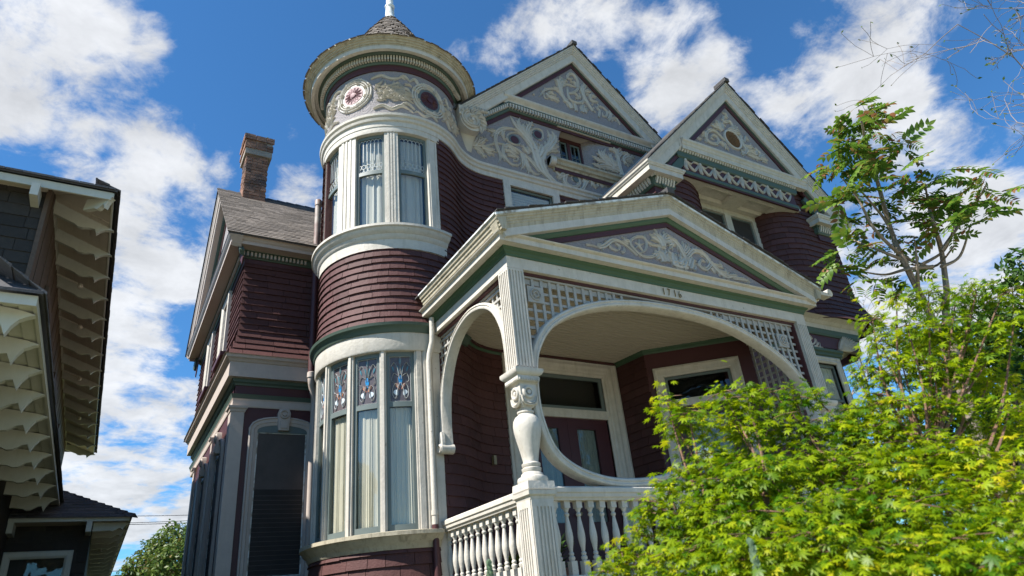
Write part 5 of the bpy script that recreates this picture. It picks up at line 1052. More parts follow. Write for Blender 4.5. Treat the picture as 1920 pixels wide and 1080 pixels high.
# downspouts
t=MB(); t.tube([(3.235,7.03,5.02),(3.235,7.04,4.80),(3.235,7.05,4.70),(3.21,7.09,4.55),(3.20,7.10,4.45),(3.20,7.10,2.52)],.033,10); t.lathe((3.20,7.10,2.62),[(.033,0),(.04,.0),(.04,.05),(.033,.05)],10); t.build('downspout',CREAM,HOUSE,True)
t=MB(); t.tube([(3.20,7.10,2.52),(3.20,7.10,.2)],.036,10); t.build('downspout_foot',BRICK if False else MAROONT,HOUSE,True)
vx,vy=2.47,9.93
t=MB(); t.tube([(vx,vy,7.25),(vx,vy,8.40)],.055,12); t.lathe((vx,vy,8.36),[(.055,0),(.064,.0),(.064,.10),(.05,.12)],12); t.build('vent_pipe',PIPE,HOUSE,True)
t=MB(); t.tube([(vx,vy,7.3),(vx,vy,5.22)],.052,12); t.build('vent_pipe_shaft',MAROONT,HOUSE,True)
t=MB(); t.tube([(vx,vy,5.26),(vx,vy,5.12),(vx+.015,vy+.02,5.05),(vx+.09,vy+.12,4.88),(vx+.10,vy+.14,4.78),(vx+.10,vy+.14,1.0)],.05,12); t.lathe((vx,vy,5.14),[(.05,0),(.062,.01),(.062,.09),(.052,.1)],12); t.build('vent_pipe_elbow',CREAM_BOUNCE,HOUSE,True)

# ---------------------------------------------------------------- left rear wing
LX,LY=1.42,10.2; LB=14.2; LBU=15.3
b=MB(); wallholes(b,PL(LY),LX,3.4,0,5.2,[(1.785,2.51,2.3,4.36)],-.1,0); b.build('wall',MAROONT,HOUSE)
lh=[(10.85,11.55,2.1,4.22),(12.5,13.2,2.1,4.22)]
b=MB(); wallholes(b,SX(LX),LY+.002,LB,0,5.2,lh,-.1,0); b.build('wall',MAROONT,HOUSE)
lp=[(LX,LBU-.2),(LX,LY),(3.2,LY)]
for nm,prof,mat in (('wing_trim',[(-.05,4.70),(.012,4.70),(.018,4.72),(.018,4.80),(.03,4.825),(-.05,4.83)],CREAM_BOUNCE),('wing_trim_moulding',[(-.05,4.829),(.03,4.829),(.04,4.86),(.055,4.89),(-.05,4.893)],GREEN),('wing_bed_moulding',[(-.05,5.035),(.012,5.035),(.02,5.06),(.045,5.085),(.05,5.135),(-.05,5.136)],GREEN),('wing_belt',[(-.05,5.134),(.125,5.134),(.125,5.36),(.14,5.37),(.16,5.40),(.19,5.42),(.20,5.455),(.22,5.465),(-.05,5.48)],CREAM_BOUNCE)):
    mb=MB(); mb.sweep(lp,prof,HZ); mb.build(nm,mat,HOUSE)
UX,UY=1.39,10.17
FLW=fl(5.47,.15,.5)
b=MB(); b.box((UX+.012,UY+.012,5.4),(3.4,UY+.1,7.4)); b.box((UX+.012,UY+.1,5.4),(UX+.1,LBU,7.4)); b.build('wall',MAROON,HOUSE)
shingles(PL(UY),UX-.15,3.3,5.47,7.13,.113,.42,flare=FLW,clip=lambda z:(UX-FLW(z)-.012,3.3),weight=1.2)
uh=[(11.25,12.0,5.95,7.2),(13.1,13.8,5.95,7.2)]
shingles(SX(UX),UY-.15,LBU,5.47,7.13,.113,.30,holes=uh,flare=FLW,clip=lambda z:(UY-FLW(z),LBU),weight=.9)
up=[(UX,LBU),(UX,UY),(3.2,UY)]
for nm,prof,mat in (('eave_frieze',[(-.05,7.12),(.015,7.12),(.02,7.2),(-.05,7.2)],MAROONT),('eave_bed_moulding',[(-.05,7.195),(.04,7.195),(.05,7.21),(.065,7.22),(.065,7.295),(.10,7.30),(.105,7.316),(-.05,7.316)],GREEN),('eave_cornice',[(-.05,7.314),(.28,7.314),(.285,7.37),(.30,7.38),(.32,7.405),(.335,7.43),(.345,7.44),(-.05,7.46)],CREAM_BOUNCE)):
    mb=MB(); mb.sweep(up,prof,HZ); mb.build(nm,mat,HOUSE)
d3=MB(); d3.box((-.015,-.028,0),(.015,0,.07)); D3=d3.mesh('dentil',CREAM_BOUNCE)
for k in range(17): place(D3,'dentil',HOUSE,PL(UY),UX-.05+.062*k,7.222,.065)
dd=MB()
for k in range(77): dd.cbox(SX(UX),UY-.04+.065*k,UY-.01+.065*k,7.222,7.292,.065,.093)
dd.build('dentil_course',CREAM_BOUNCE,HOUSE,kind='stuff')
# roof: ridge along x
RX0=1.04; RYE=9.80; RZE=7.45; RYR=12.62; RZR=10.12; RYB=2*RYR-RYE
sl=(RZR-RZE)/(RYR-RYE); ln=math.hypot(RZR-RZE,RYR-RYE)
def RM(u,v,h): t=v/ln; return (u,RYE+(RYR-RYE)*t-h*(RZR-RZE)/ln,RZE+(RZR-RZE)*t+h*(RYR-RYE)/ln)
b=MB(); b.add([(RX0,RYE,RZE-.03),(7,RYE,RZE-.03),(7,RYR,RZR-.03),(RX0,RYR,RZR-.03),(7,RYB,RZE-.03),(RX0,RYB,RZE-.03),(RX0,RYE,RZE+.0),(7,RYE,RZE),(7,RYR,RZR),(RX0,RYR,RZR),(7,RYB,RZE),(RX0,RYB,RZE)],[(0,3,2,1),(3,5,4,2),(6,7,8,9),(9,8,10,11),(0,1,7,6),(5,11,10,4),(0,6,9,3),(3,9,11,5)]); b.build('wing_roof',ROOFD,HOUSE)
rs=[]; shingles(RM,RX0-.015,4.2,-.02,ln+.02,.115,.20,store=rs,thick=.014,jit=.006)
flush_shingles(rs,HOUSE,ROOF,nmax=150,name='roof_shingle',bulk='roof_shingle_courses')
rc2=MB()
for i in range(16): x=RX0+.2*i; rc2.add([(x,RYR-.10,RZR-.075),(x+.22,RYR-.10,RZR-.085),(x+.22,RYR,RZR+.02),(x,RYR,RZR+.035),(x,RYR+.1,RZR-.075),(x+.22,RYR+.1,RZR-.085)],[(0,1,2,3),(3,2,5,4),(0,3,4),(1,5,2)])
rc2.build('ridge_caps',ROOFD,HOUSE,kind='stuff')
# left gable: rakes, soffit and tympanum in the plane facing -x
def SXr(x0): return lambda u,v,h:(x0-h,u,v)
def lrake(name,off,prof,mat,x):
    mb=MB(); k=off; pts=[(RYB,RZE-k),(RYR,RZR-k),(RYE,RZE-k)]
    mb.sweep(pts,[(-a,h) for a,h in prof],SXr(x)); mb.build(name,mat,HOUSE)
lrake('rake_cornice',.035,[(0,0),(0,.21),(.03,.20),(.05,.185),(.09,.17),(.10,.15),(.19,.145),(.2,.13),(.2,0)],CREAM_BOUNCE,1.27)
lrake('rake_bed_moulding',.30,[(0,0),(.1,0),(.08,.06),(0,.08)],GREEN,1.31)
lrake('tympanum_border',.43,[(0,0),(.12,0),(.12,.02),(0,.02)],MAROONT,1.31)
m=MB(); m.plate([(RYE+.3,RZE),(RYR,RZR-.3),(RYB-.3,RZE)],-.05,0,SXr(1.31)); m.build('tympanum',STUCCO,HOUSE)
# windows of the left wing
def arch_pts(u0,u1,z0,zs,rise,n=12):
    uc=(u0+u1)/2; hw=(u1-u0)/2; return [(u0,z0),(u0,zs)]+[(uc-hw*cos(pi*i/n),zs+rise*sin(pi*i/n)) for i in range(1,n)]+[(u1,zs),(u1,z0)]
def arched_window(mf,u0,u1,z0,zs,rise,flip=False,wash=SCREENL,cas=.125):
    pts=arch_pts(u0,u1,z0,zs,rise); 
    prof=[(-cas,-.0),(-cas,.035),(-cas+.02,.045),(-cas+.035,.03),(-.05,.03),(-.04,.02),(0,.012),(0,-.07)]
    o=MB(); o.sweep(pts,prof,mf); o=o.build('window',CREAM_BOUNCE,HOUSE)
    h=MB(); h.plate([(u0,zs-.03)]+pts[1:-1]+[(u1,zs-.03)],-.05,.006,mf); h.build('window_head',SASH,o)
    f=MB()
    for a,b_,c,d in ((u0+.0,u0+.018,z0,zs-.02),(u1-.018,u1,z0,zs-.02),(u0+.018,u1-.018,zs-.038,zs-.02),(u0+.018,u1-.018,z0,z0+.018)): f.cbox(mf,a,b_,c,d,-.02,-.006)
    f.build('screen_frame',FINIAL,o); zr=z0+(zs-z0)*.58
    g=MB(); g.cbox(mf,u0+.018,u1-.018,zr,zs-.038,-.016,-.012); g.build('insect_screen',wash,o)
    g=MB(); g.cbox(mf,u0+.018,u1-.018,z0+.018,zr,-.0165,-.0125); g.build('insect_screen',SCREEN,o)
    bl=MB()
    for i in range(int((zr-z0)/.062)): bl.cbox(mf,u0+.02,u1-.02,z0+.03+.062*i,z0+.036+.062*i,-.0125,-.011)
    bl.build('blind_slats',SCREENL,o)
    uc=(u0+u1)/2; kz=zs+rise
    k=MB(); k.plate([(uc-.075,kz-.09),(uc+.075,kz-.09),(uc+.095,kz+.17),(uc+.07,kz+.235),(uc,kz+.26),(uc-.07,kz+.235),(uc-.095,kz+.17)],-.0,.07,mf); ring(k,uc,kz+.155,.075,.045,.025,lambda u,v,h:mf(u,v,h+.07),16); disc(k,uc,kz+.155,.03,.025,lambda u,v,h:mf(u,v,h+.07),12)
    k.plate([(uc-.05,kz-.06),(uc+.05,kz-.06),(uc+.055,kz+.05),(uc,kz+.02),(uc-.055,kz+.05)],.07,.085,mf); k.build('keystone',CREAM_BOUNCE,o,True)
    return o
arched_window(PL(LY),1.785,2.51,2.33,4.36,.09)
s=MB(); s.sweep([(1.62,LY),(2.68,LY)],[(0,2.24),(.06,2.24),(.07,2.28),(.09,2.30),(.09,2.325),(0,2.33)],HZ); s.build('window_sill',CREAM_BOUNCE,HOUSE)
mfL=lambda u,v,h:(LX-h,u,v)
for a,b_ in ((10.85,11.55),(12.5,13.2)): arched_window(lambda u,v,h:(LX-h,-u,v),-b_,-a,2.1,4.22,.10)
for y0,y1 in ((LY,LY+.17),(11.95,12.1),(14.2,14.4)):
    b=MB(); b.box((LX-.035,y0-(.035 if y0==LY else 0),.5),(LX-.0005,y1,4.62)); 
    if y0==LY: b.box((LX,LY-.035,.5),(LX+.155,LY-.0005,4.62)); b.sweep([(LX-.035,y1),(LX-.035,LY-.035),(LX+.155,LY-.035),(LX+.155,LY)],[(-.02,4.62),(.012,4.62),(.02,4.65),(.04,4.67),(.045,4.70),(-.02,4.702)],HZ)
    else: b.sweep([(LX-.035,y1),(LX-.035,y0)],[(-.02,4.62),(.012,4.62),(.02,4.65),(.04,4.67),(.045,4.70),(-.02,4.702)],HZ)
    b.build('pilaster',CREAM_BOUNCE,HOUSE)
for a,b_,c,d in uh:
    mf=lambda u,v,h:(UX-h,-u,v)
    w_=MB(); w_.sweep([(-b_,c),(-b_,7.12),(-a,7.12),(-a,c)],[(.0,0),(.0,.07),(.03,.08),(.09,.05),(.1,.0)],mf); w_=w_.build('window',CREAM,HOUSE)
    g=MB(); g.cbox(mf,-b_,-a,c,7.1,-.01,.004); g.build('pane',GLASSR,w_); k=MB(); k.cbox(mf,-b_+.1,-a-.1,c,7.1,-.06,-.03); k.build('blind',BLIND,w_)
    s=MB(); s.cbox(mf,-b_-.08,-a+.08,c-.07,c,-.0,.12); s.cbox(mf,-b_-.05,-a+.05,c-.16,c-.07,-.0,.07); s.build('window_sill',MAROONT,w_)
# chimney
ch=empty if False else None
CXa,CXb,CYa,CYb=1.50,1.95,12.28,12.78
core=MB(); core.box((CXa+.012,CYa+.012,9.2),(CXb-.012,CYb-.012,10.93)); core.box((CXa-.05,CYa-.05,10.93),(CXb+.05,CYb+.05,11.42)); chim=core.build('chimney',MORTAR,HOUSE)
rr=random.Random(3)
def bricks(x0,x1,y0,y1,z0,z1,ch=.072):
    i=0; z=z0
    while z<z1-.03:
        for side in range(2):
            L_=(x1-x0) if side==0 else (y1-y0); u=-.11 if i%2 else 0.0
            while u<L_-.02:
                a,b_=max(u,0),min(u+.215,L_)
                if b_-a>.04:
                    q=MB(); j=rr.uniform(-.006,.008); dz=rr.uniform(-.003,.003)
                    if side==0: q.box((x0+a+.004,y0-j-.004,z+.004+dz),(x0+b_-.004,y0+.03,z+ch-.006+dz))
                    else: q.box((x0-j-.004,y0+a+.004,z+.004+dz),(x0+.03,y0+b_-.004,z+ch-.006+dz))
                    q.build('brick',BRICK,chim)
                u+=.22
        z+=ch; i+=1
bricks(CXa,CXb,CYa,CYb,9.55,10.93)
for k,e in enumerate((.02,.045,.065,.065,.05,.08,.08)): bricks(CXa-e,CXb+e,CYa-e,CYb+e,10.93+.072*k,10.93+.072*k+.06)
mo=MB(); 
for i in range(40): x=rr.uniform(CXa-.06,CXb+.05); mo.lathe((x,CYa+rr.uniform(-.08,.3),11.43),[(0,-.01),(rr.uniform(.02,.05),0),(.02,rr.uniform(.015,.035)),(0,.03)],6)
mo.build('moss',DKLEAF,chim,kind='stuff')
flush_shingles(SHING,HOUSE,MAROON)
# ---------------------------------------------------------------- neighbouring house on the left
NB=empty('neighbour_house',(-3,12,0),'dark shingled house with deep cream eaves and scroll cut rafter tails','house')
NS=[]
# upper eave runs along y at x = -0.48; wall at x = -1.1
EXx,EZz=-.49,6.55; WX=-1.14; RISE=.27
w=MB(); w.box((-9,8.16,0),(WX+.0,8.26,6.62)); w.box((WX-.1,8.27,0),(WX,20.4,6.84)); w.build('wall',NWALL,NB)
shingles(PL(8.15),-3.2,WX+.012,4.35,6.55,.15,.26,store=NS,thick=.016)
# vertical boards of the side wall
for i in range(40):
    y=8.2+.305*i
    b=MB(); b.box((WX-.002,y,3.9),(WX+.02+.006*(i%2),y+.29,6.80)); b.build('board',NPLANK,NB)
b=MB(); b.box((WX-.01,8.12,3.8),(WX+.035,8.2,6.55)); b.build('corner_board',NPLANK,NB)
# windows on the side wall
for y0 in (9.6,13.0,16.2):
    f=MB(); mf=lambda u,v,h:(WX+.02+h,u,v); f.sweep([(y0,4.6),(y0,6.0),(y0+1.1,6.0),(y0+1.1,4.6)],[(0,0),(0,.05),(.11,.05),(.11,0)],lambda u,v,h:(WX+.02+h,u,v)); f=f.build('window',NPLANK,NB)
    g=MB(); g.box((WX+.021,y0,4.6),(WX+.03,y0+1.1,6.0)); g.build('pane',GLASS,f)
sb=MB(); 
for i in range(4): sb.box((WX-.05,8.0,EZz-.02+.16-.03),(WX-.04,8.01,EZz))
YS=8.58
so=MB(); so.add([(EXx,YS,EZz-.045),(EXx,20.9,EZz-.045),(WX-.02,20.9,EZz-.045+RISE),(WX-.02,YS,EZz-.045+RISE),(EXx,YS,EZz-.03),(EXx,20.9,EZz-.03),(WX-.02,20.9,EZz-.03+RISE),(WX-.02,YS,EZz-.03+RISE)],[(0,1,2,3),(7,6,5,4),(0,4,5,1),(1,5,6,2),(2,6,7,3),(3,7,4,0)])
so.add([(EXx,7.95,EZz-.046),(EXx,YS,EZz-.046),(WX-.02,YS,EZz-.046+RISE),(WX-.02,7.96,EZz-.04)],[(0,1,2),(0,2,3)]); so.build('soffit',NSOFF,NB)
fz=MB()
for i in range(15): fz.box((WX+.0,8.62+.8*i,EZz+.06),(WX+.03,8.62+.8*i+.74,EZz+.235))
fz.build('frieze_block',NTRIM,NB,kind='stuff')
for i in range(6):   # soffit board joints
    t=(i+.5)/6; x=EXx+(WX-EXx)*t; z=EZz-.045+RISE*t; b=MB(); q=(RISE/(EXx-WX))*.045; b.add([(x-.045,YS,z-.01+q),(x+.045,YS,z-.01-q),(x+.045,20.85,z-.01-q),(x-.045,20.85,z-.01+q),(x-.045,YS,z+q),(x+.045,YS,z-q),(x+.045,20.85,z-q),(x-.045,20.85,z+q)],[(0,1,2,3),(7,6,5,4),(0,4,5,1),(1,5,6,2),(2,6,7,3),(3,7,4,0)]); b.build('soffit_board',NSOFF,NB)
fb=MB(); fb.box((-9,7.93,EZz-.10),(EXx+.0,7.955,EZz+.0)); fb.box((EXx,7.93,EZz-.06),(EXx+.02,20.9,EZz-.005)); fb.build('fascia',NTRIM,NB)
fr_=MB(); fr_.box((-9,7.955,EZz-.03),(WX,8.16,EZz-.01)); fr_.build('front_soffit',NSOFF,NB)
pb=MB(); pb.box((-1.27,7.86,EZz-.26),(-1.19,8.16,EZz-.10)); pb.build('eave_bracket',NTRIM,NB)
# roof planes and shingle edge
ez=EZz+.035
rf=MB(); rf.add([(-9.5,7.9,ez),(EXx+.05,7.9,ez),(EXx+.05,21,ez),(-9.5,21,ez),(-5,12.5,ez+2.04),(-5,16.4,ez+2.04)],[(0,1,4),(1,2,5,4),(2,3,5),(3,0,4,5)])
rf.add([(-9.5,7.9,ez-.03),(EXx+.05,7.9,ez-.03),(EXx+.05,21,ez-.03),(-9.5,7.9,ez),(EXx+.05,7.9,ez),(EXx+.05,21,ez)],[(0,1,4,3),(1,2,5,4)]); rf.build('roof',NROOF,NB)
NR=[]
shingles(lambda u,v,h:(u,7.90+v*.914,ez+v*.406+h),-3.4,EXx+.06,-.03,.70,.13,.22,store=NR,thick=.022,clip=lambda z:(-3.4,EXx+.06-max(0,z)*.88))
shingles(lambda u,v,h:(EXx+.055-v*.91,u,ez+v*.41+h),7.9,21,-.03,.28,.14,.22,store=NR,thick=.02)
def tail_poly(L0,d=.15):
    # side view of a rafter tail: (distance out from the wall, height), scroll cut end
    return [(0,0),(0,-d),(L0*.52,-d+.01),(L0*.60,-d-.005),(L0*.68,-d+.008),(L0*.78,-d*.70),(L0*.86,-d*.62),(L0*.93,-d*.95),(L0*.955,-d*.62),(L0*1.0,-d*.34),(L0*1.07,-d*.17),(L0*1.13,-.012),(L0*1.0,0)]
def tail_mesh(L0,d,th=.055):
    m=MB(); P=tail_poly(L0,d); n=len(P); vs=[(x,-th/2,z) for x,z in P]+[(x,th/2,z) for x,z in P]
    m.add(vs,[tuple(range(n-1,-1,-1)),tuple(range(n,2*n))]+[(i,(i+1)%n,n+(i+1)%n,n+i) for i in range(n)]); return m.mesh('rafter_tail',NTRIM)
TU=tail_mesh(.69,.17)
ang=-math.atan2(RISE,EXx-WX)
yy=[8.72,9.40,10.1,10.84,11.62,12.42,13.25,14.1,15.0,15.9,16.85,17.8,18.8,19.8,20.75]
for y in yy: linkmesh('rafter_tail',TU,NB,Matrix.Translation((WX-.01,y,EZz-.045+RISE))@Matrix.Rotation(-ang,4,'Y'))
linkmesh('hip_tail',tail_mesh(.34,.15,.06),NB,Matrix.Translation((EXx-.24,8.20,EZz-.0))@Matrix.Rotation(R(-45),4,'Z')@Matrix.Rotation(.18,4,'Y'))
# small flood lamps under the soffit
for y in (10.45,12.0,14.6,17.3):
    l=MB(); l.tube([(WX+.01,y,EZz+.06),(WX+.3,y,EZz-.06)],.012,6); l.lathe((WX+.34,y,EZz-.10),[(0,-.03),(.03,-.025),(.04,.0),(.028,.035),(0,.05)],10); l.build('eave_lamp',BULB,NB,True)
# lower pent eave with larger scroll cut tails
LXe,LZe,LXw=-.615,3.70,-1.25
lo=MB(); lo.box((-6,4.98,0),(LXw,5.06,3.7)); lo.box((LXw-.1,5.06,0),(LXw,14.2,3.78)); lo.build('porch_wall',NWALL,NB)
for i in range(28):   # lapped boards under the lower eave
    pass
shingles(lambda u,v,h:(LXw+h,u,v),5.1,14.2,.6,3.75,.16,.3,store=NS,thick=.016)
b=MB(); b.add([(LXe,4.95,LZe-.03),(LXe,14.3,LZe-.03),(LXw-.02,14.3,LZe+.06),(LXw-.02,4.95,LZe+.06),(LXe,4.95,LZe-.012),(LXe,14.3,LZe-.012),(LXw-.02,14.3,LZe+.078),(LXw-.02,4.95,LZe+.078)],[(0,1,2,3),(7,6,5,4),(0,4,5,1),(1,5,6,2),(2,6,7,3),(3,7,4,0)]); b.build('soffit',NTRIM,NB)
for i in range(7):
    t=(i+.5)/7; x=LXe+(LXw-LXe)*t; z=LZe-.03+.09*t; q=MB(); q.box((x-.038,4.97,z-.007),(x+.038,14.28,z)); q.build('soffit_board',NTRIM,NB)
b=MB(); b.box((LXe-.0,4.93,LZe-.045),(LXe+.022,14.3,LZe+.01)); b.box((-5,4.90,LZe-.06),(LXe+.022,4.93,LZe+.012)); b.build('fascia',NTRIM,NB)
b=MB(); b.add([(LXe+.05,4.86,LZe+.012),(LXe+.05,14.4,LZe+.012),(WX-.0,14.4,LZe+.42),(WX,5.4,LZe+.42),(-5,4.86,LZe+.012),(-5,5.4,LZe+.42),(LXe+.05,4.86,LZe+.034),(LXe+.05,14.4,LZe+.034),(WX,14.4,LZe+.44),(WX,5.4,LZe+.44),(-5,4.86,LZe+.034),(-5,5.4,LZe+.44)],[(0,1,2,3),(4,0,3,5),(6,9,8,7),(10,11,9,6),(0,6,7,1),(4,10,6,0)]); b.build('lower_roof',NROOF,NB)
shingles(lambda u,v,h:(LXe+.05-v*.8,u,LZe+.03+v*.6+h),4.86,14.4,-.02,.55,.14,.24,store=NR,thick=.018)
TL=tail_mesh(.60,.20,.06)
for i,y in enumerate((5.08,5.62,6.2,6.82,7.5,8.22,9.0,9.82,10.7,11.65,12.6,13.6)): linkmesh('rafter_tail',TL,NB,Matrix.Translation((LXw-.02,y,LZe+.045))@Matrix.Rotation(-math.atan2(-.09,.635),4,'Y'))
pt=MB(); pt.tube([(-.98,14.4,2.9),(-.98,14.3,2.95),(-1.1,14.28,2.98)],.03,8); pt.tube([(-.98,14.4,2.9),(-.98,14.4,1.0)],.028,8); pt.build('downpipe',NTRIM,NB,True)
# rear wing with a hipped roof
RXc,RYc,RZc=.33,11.85,3.42
w=MB(); w.box((-4,12.25,0),(-.12,12.35,3.5)); w.box((-.22,12.35,0),(-.12,21.5,3.5)); w.build('wall',NWALL,NB)
shingles(PL(12.24),-2.4,-.12,1.2,3.40,.15,.27,store=NS,thick=.016,holes=[(-1.15,-.30,1.5,3.02)])
b=MB(); b.box((-4,RYc,RZc-.05),(RXc,12.25,RZc-.03)); b.box((-.12,12.25,RZc-.05),(RXc,21.9,RZc-.03)); b.build('soffit',NSOFF,NB)
b=MB(); b.box((-4,RYc-.02,RZc-.055),(RXc+.02,RYc,RZc+.0)); b.box((RXc,RYc,RZc-.055),(RXc+.02,21.9,RZc)); b.build('fascia',NTRIM,NB)
b=MB(); b.add([(-4.2,RYc-.05,RZc),(RXc+.05,RYc-.05,RZc),(RXc+.05,22,RZc),(-4.2,22,RZc),(-1.7,13.9,RZc+1.12),(-1.7,20,RZc+1.12)],[(0,3,2,1),(0,1,4),(1,2,5,4),(2,3,5),(3,0,4,5)]); b.build('rear_roof',NROOF,NB)
sl2=1.12/2.05
shingles(lambda u,v,h:(u,RYc-.05+v,RZc+.004+v*sl2+h),-3,RXc+.05,-.02,2.0,.11,.27,store=NR,thick=.018,clip=lambda z:(-3,RXc+.05-max(0,z)*.98))
hc_=MB(); hA=Vector((RXc+.07,RYc-.07,RZc+.012)); hB=Vector((-1.7,13.9,RZc+1.135)); hd=(hB-hA).normalized(); hs=hd.cross(Vector((0,0,1))).normalized(); hu=hs.cross(hd)
for i in range(20):
    p=hA.lerp(hB,i/20); q=hA.lerp(hB,(i+1.25)/20)
    hc_.add([p-hs*.09-hu*.05+hu*.018,p+hu*.03,p+hs*.09-hu*.05+hu*.018,q-hs*.09-hu*.05,q+hu*.008,q+hs*.09-hu*.05],[(0,1,4,3),(1,2,5,4),(0,2,1)])
hc_.build('hip_caps',NROOF,NB,kind='stuff')
TRr=tail_mesh(.42,.12,.05)
for i in range(14): linkmesh('rafter_tail',TRr,NB,Matrix.Translation((-.11,12.05+.68*i,RZc-.05)))
for x in (-1.1,-.16):
    b=MB(); b.box((x-.035,RYc-.03,RZc-.20),(x+.035,12.25,RZc-.055)); b.build('eave_bracket',NTRIM,NB)
for y in (12.9,14.7,16.5):
    l=MB(); l.lathe((.05,y,RZc-.11),[(0,-.03),(.03,-.02),(.035,.01),(.02,.05)],8); l.build('eave_lamp',BULB,NB,True)
f=MB(); f.sweep([(-1.05,1.5),(-1.05,2.92),(-.40,2.92),(-.40,1.5)],[(-.10,0),(-.10,.04),(-.08,.055),(-.03,.05),(0,.03),(0,-.05)],PL(12.23)); f=f.build('window',NTRIM,NB)
g=MB(); g.box((-1.05,12.25-.02,1.5),(-.40,12.236,2.92)); g.build('pane',GLASSR,f)
flush_shingles(NS,NB,NWALL,nmax=220); flush_shingles(NR,NB,NROOF,nmax=200,name='roof_shingle',bulk='roof_shingle_courses')

# ---------------------------------------------------------------- globe lamp, porch plants, wires
def at(px,py,y): d=ray(px,py); t=(y-CAMLOC.y)/d.y; return CAMLOC+d*t
def atd(px,py,dist): return CAMLOC+ray(px,py)*dist
gp=Vector((5.68,Y0+.1,2.90)); GL=empty('globe_lamp',(gp.x,gp.y,2.72),'white glass globe lamp standing on the newel post behind the maple','lamp')
b=MB(); b.lathe((gp.x,gp.y,gp.z+.04),[(0,-.105),(.05,-.095),(.09,-.055),(.105,0),(.09,.055),(.05,.095),(0,.105)],24); b.build('globe',OPAL,GL,'all')
b=MB(); b.lathe((gp.x,gp.y,2.72),[(0,0),(.06,0),(.06,.015),(.03,.03),(.03,.06),(.055,.085),(.055,.11),(0,.115)],14); b.build('fitter',BRASS,GL,True)
def blade(mb,p,d,l,w,droop=.3,n=4,side=None):
    d=d.normalized(); s=d.cross(Vector((0,0,1))); s=s.normalized() if s.length>.01 else Vector((1,0,0)); vs=[];fs=[]
    for i in range(n+1):
        t=i/n; q=p+d*l*t+Vector((0,0,-droop*l*t*t)); ww=w*math.sin(pi*min(.97,.12+t*.88))*.5
        vs+=[q-s*ww,q+Vector((0,0,-ww*.25)),q+s*ww]
    for i in range(n): a=3*i; fs+=[(a,a+3,a+4,a+1),(a+1,a+4,a+5,a+2)]
    mb.add(vs,fs)
def potted(name,x,y,z,label,mat,h,n,rs):
    r=random.Random(rs); T=empty(name,(x,y,z),label,'potted plant')
    b=MB(); b.lathe((x,y,z),[(0,0),(.08,0),(.11,.2),(.12,.2),(.12,.23),(.10,.23),(.095,.2),(0,.2)],14); b.build('pot',BRICK,T,True)
    f=MB()
    for i in range(n): a=r.uniform(0,2*pi); e=r.uniform(.5,1.4); blade(f,Vector((x+.03*cos(a),y+.03*sin(a),z+.2+r.uniform(0,h*.5))),Vector((cos(a)*cos(e),sin(a)*cos(e),sin(e))),r.uniform(.12,.25)*h/.45,.05,.35)
    f.build('foliage',mat,T,kind='stuff')
potted('potted_plant',3.85,5.75,1.66,'spiky green houseplant in a clay pot behind the front balusters',DKLEAF,.5,40,2)
potted('potted_plant',3.72,6.35,1.66,'low leafy plant in a clay pot behind the side balusters',MIDLEAF,.35,60,4)
for i,(a,b_,lb) in enumerate((((228,959),(372,957),'uppermost thin black utility wire between the two houses'),((228,972),(372,967),'middle black utility wire between the two houses'),((228,975),(372,971),'lower black utility wire running close under another between the two houses'),((200,1062),(330,1056),'thin utility wire low in front of the distant bushy tree'))):
    p=atd(*a,42); q=atd(*b_,42); p2=p+(p-q)*2.2; q2=q+(q-p)*2.2
    t=MB(); t.tube([p2.lerp(q2,k/8)+Vector((0,0,-.25*(1-(2*k/8-1)**2))) for k in range(9)],.016,5); o=t.build('utility_wire',WIREM,None,True); o['label']=lb; o['category']='wire'; o['group']='utility wires'

# ---------------------------------------------------------------- trees
def fast_mesh(name,verts,faces_tri,mat):
    me=bpy.data.meshes.new(name); v=np.asarray(verts,dtype=np.float32).reshape(-1,3); f=np.asarray(faces_tri,dtype=np.int32).reshape(-1,3)
    me.vertices.add(len(v)); me.vertices.foreach_set('co',v.ravel()); me.loops.add(f.size); me.loops.foreach_set('vertex_index',f.ravel())
    me.polygons.add(len(f)); me.polygons.foreach_set('loop_start',np.arange(0,f.size,3,dtype=np.int32)); me.polygons.foreach_set('loop_total',np.full(len(f),3,dtype=np.int32))
    me.materials.append(mat); me.update(calc_edges=True); me.validate(); return me
def frames(norm,dirs):
    n=norm/np.linalg.norm(norm,axis=1,keepdims=True); d=dirs-(dirs*n).sum(1,keepdims=True)*n; d/=np.linalg.norm(d,axis=1,keepdims=True)+1e-9; s=np.cross(d,n); return d,s,n
def scatter(tv,tf,pos,norm,dirs,size):
    d,s,n=frames(norm,dirs); k=len(tv)
    V=pos[:,None,:]+size[:,None,None]*(tv[None,:,0,None]*d[:,None,:]+tv[None,:,1,None]*s[:,None,:]+tv[None,:,2,None]*n[:,None,:])
    Fc=(tf[None]+ (np.arange(len(pos))*k)[:,None,None]); return V.reshape(-1,3),Fc.reshape(-1,3)
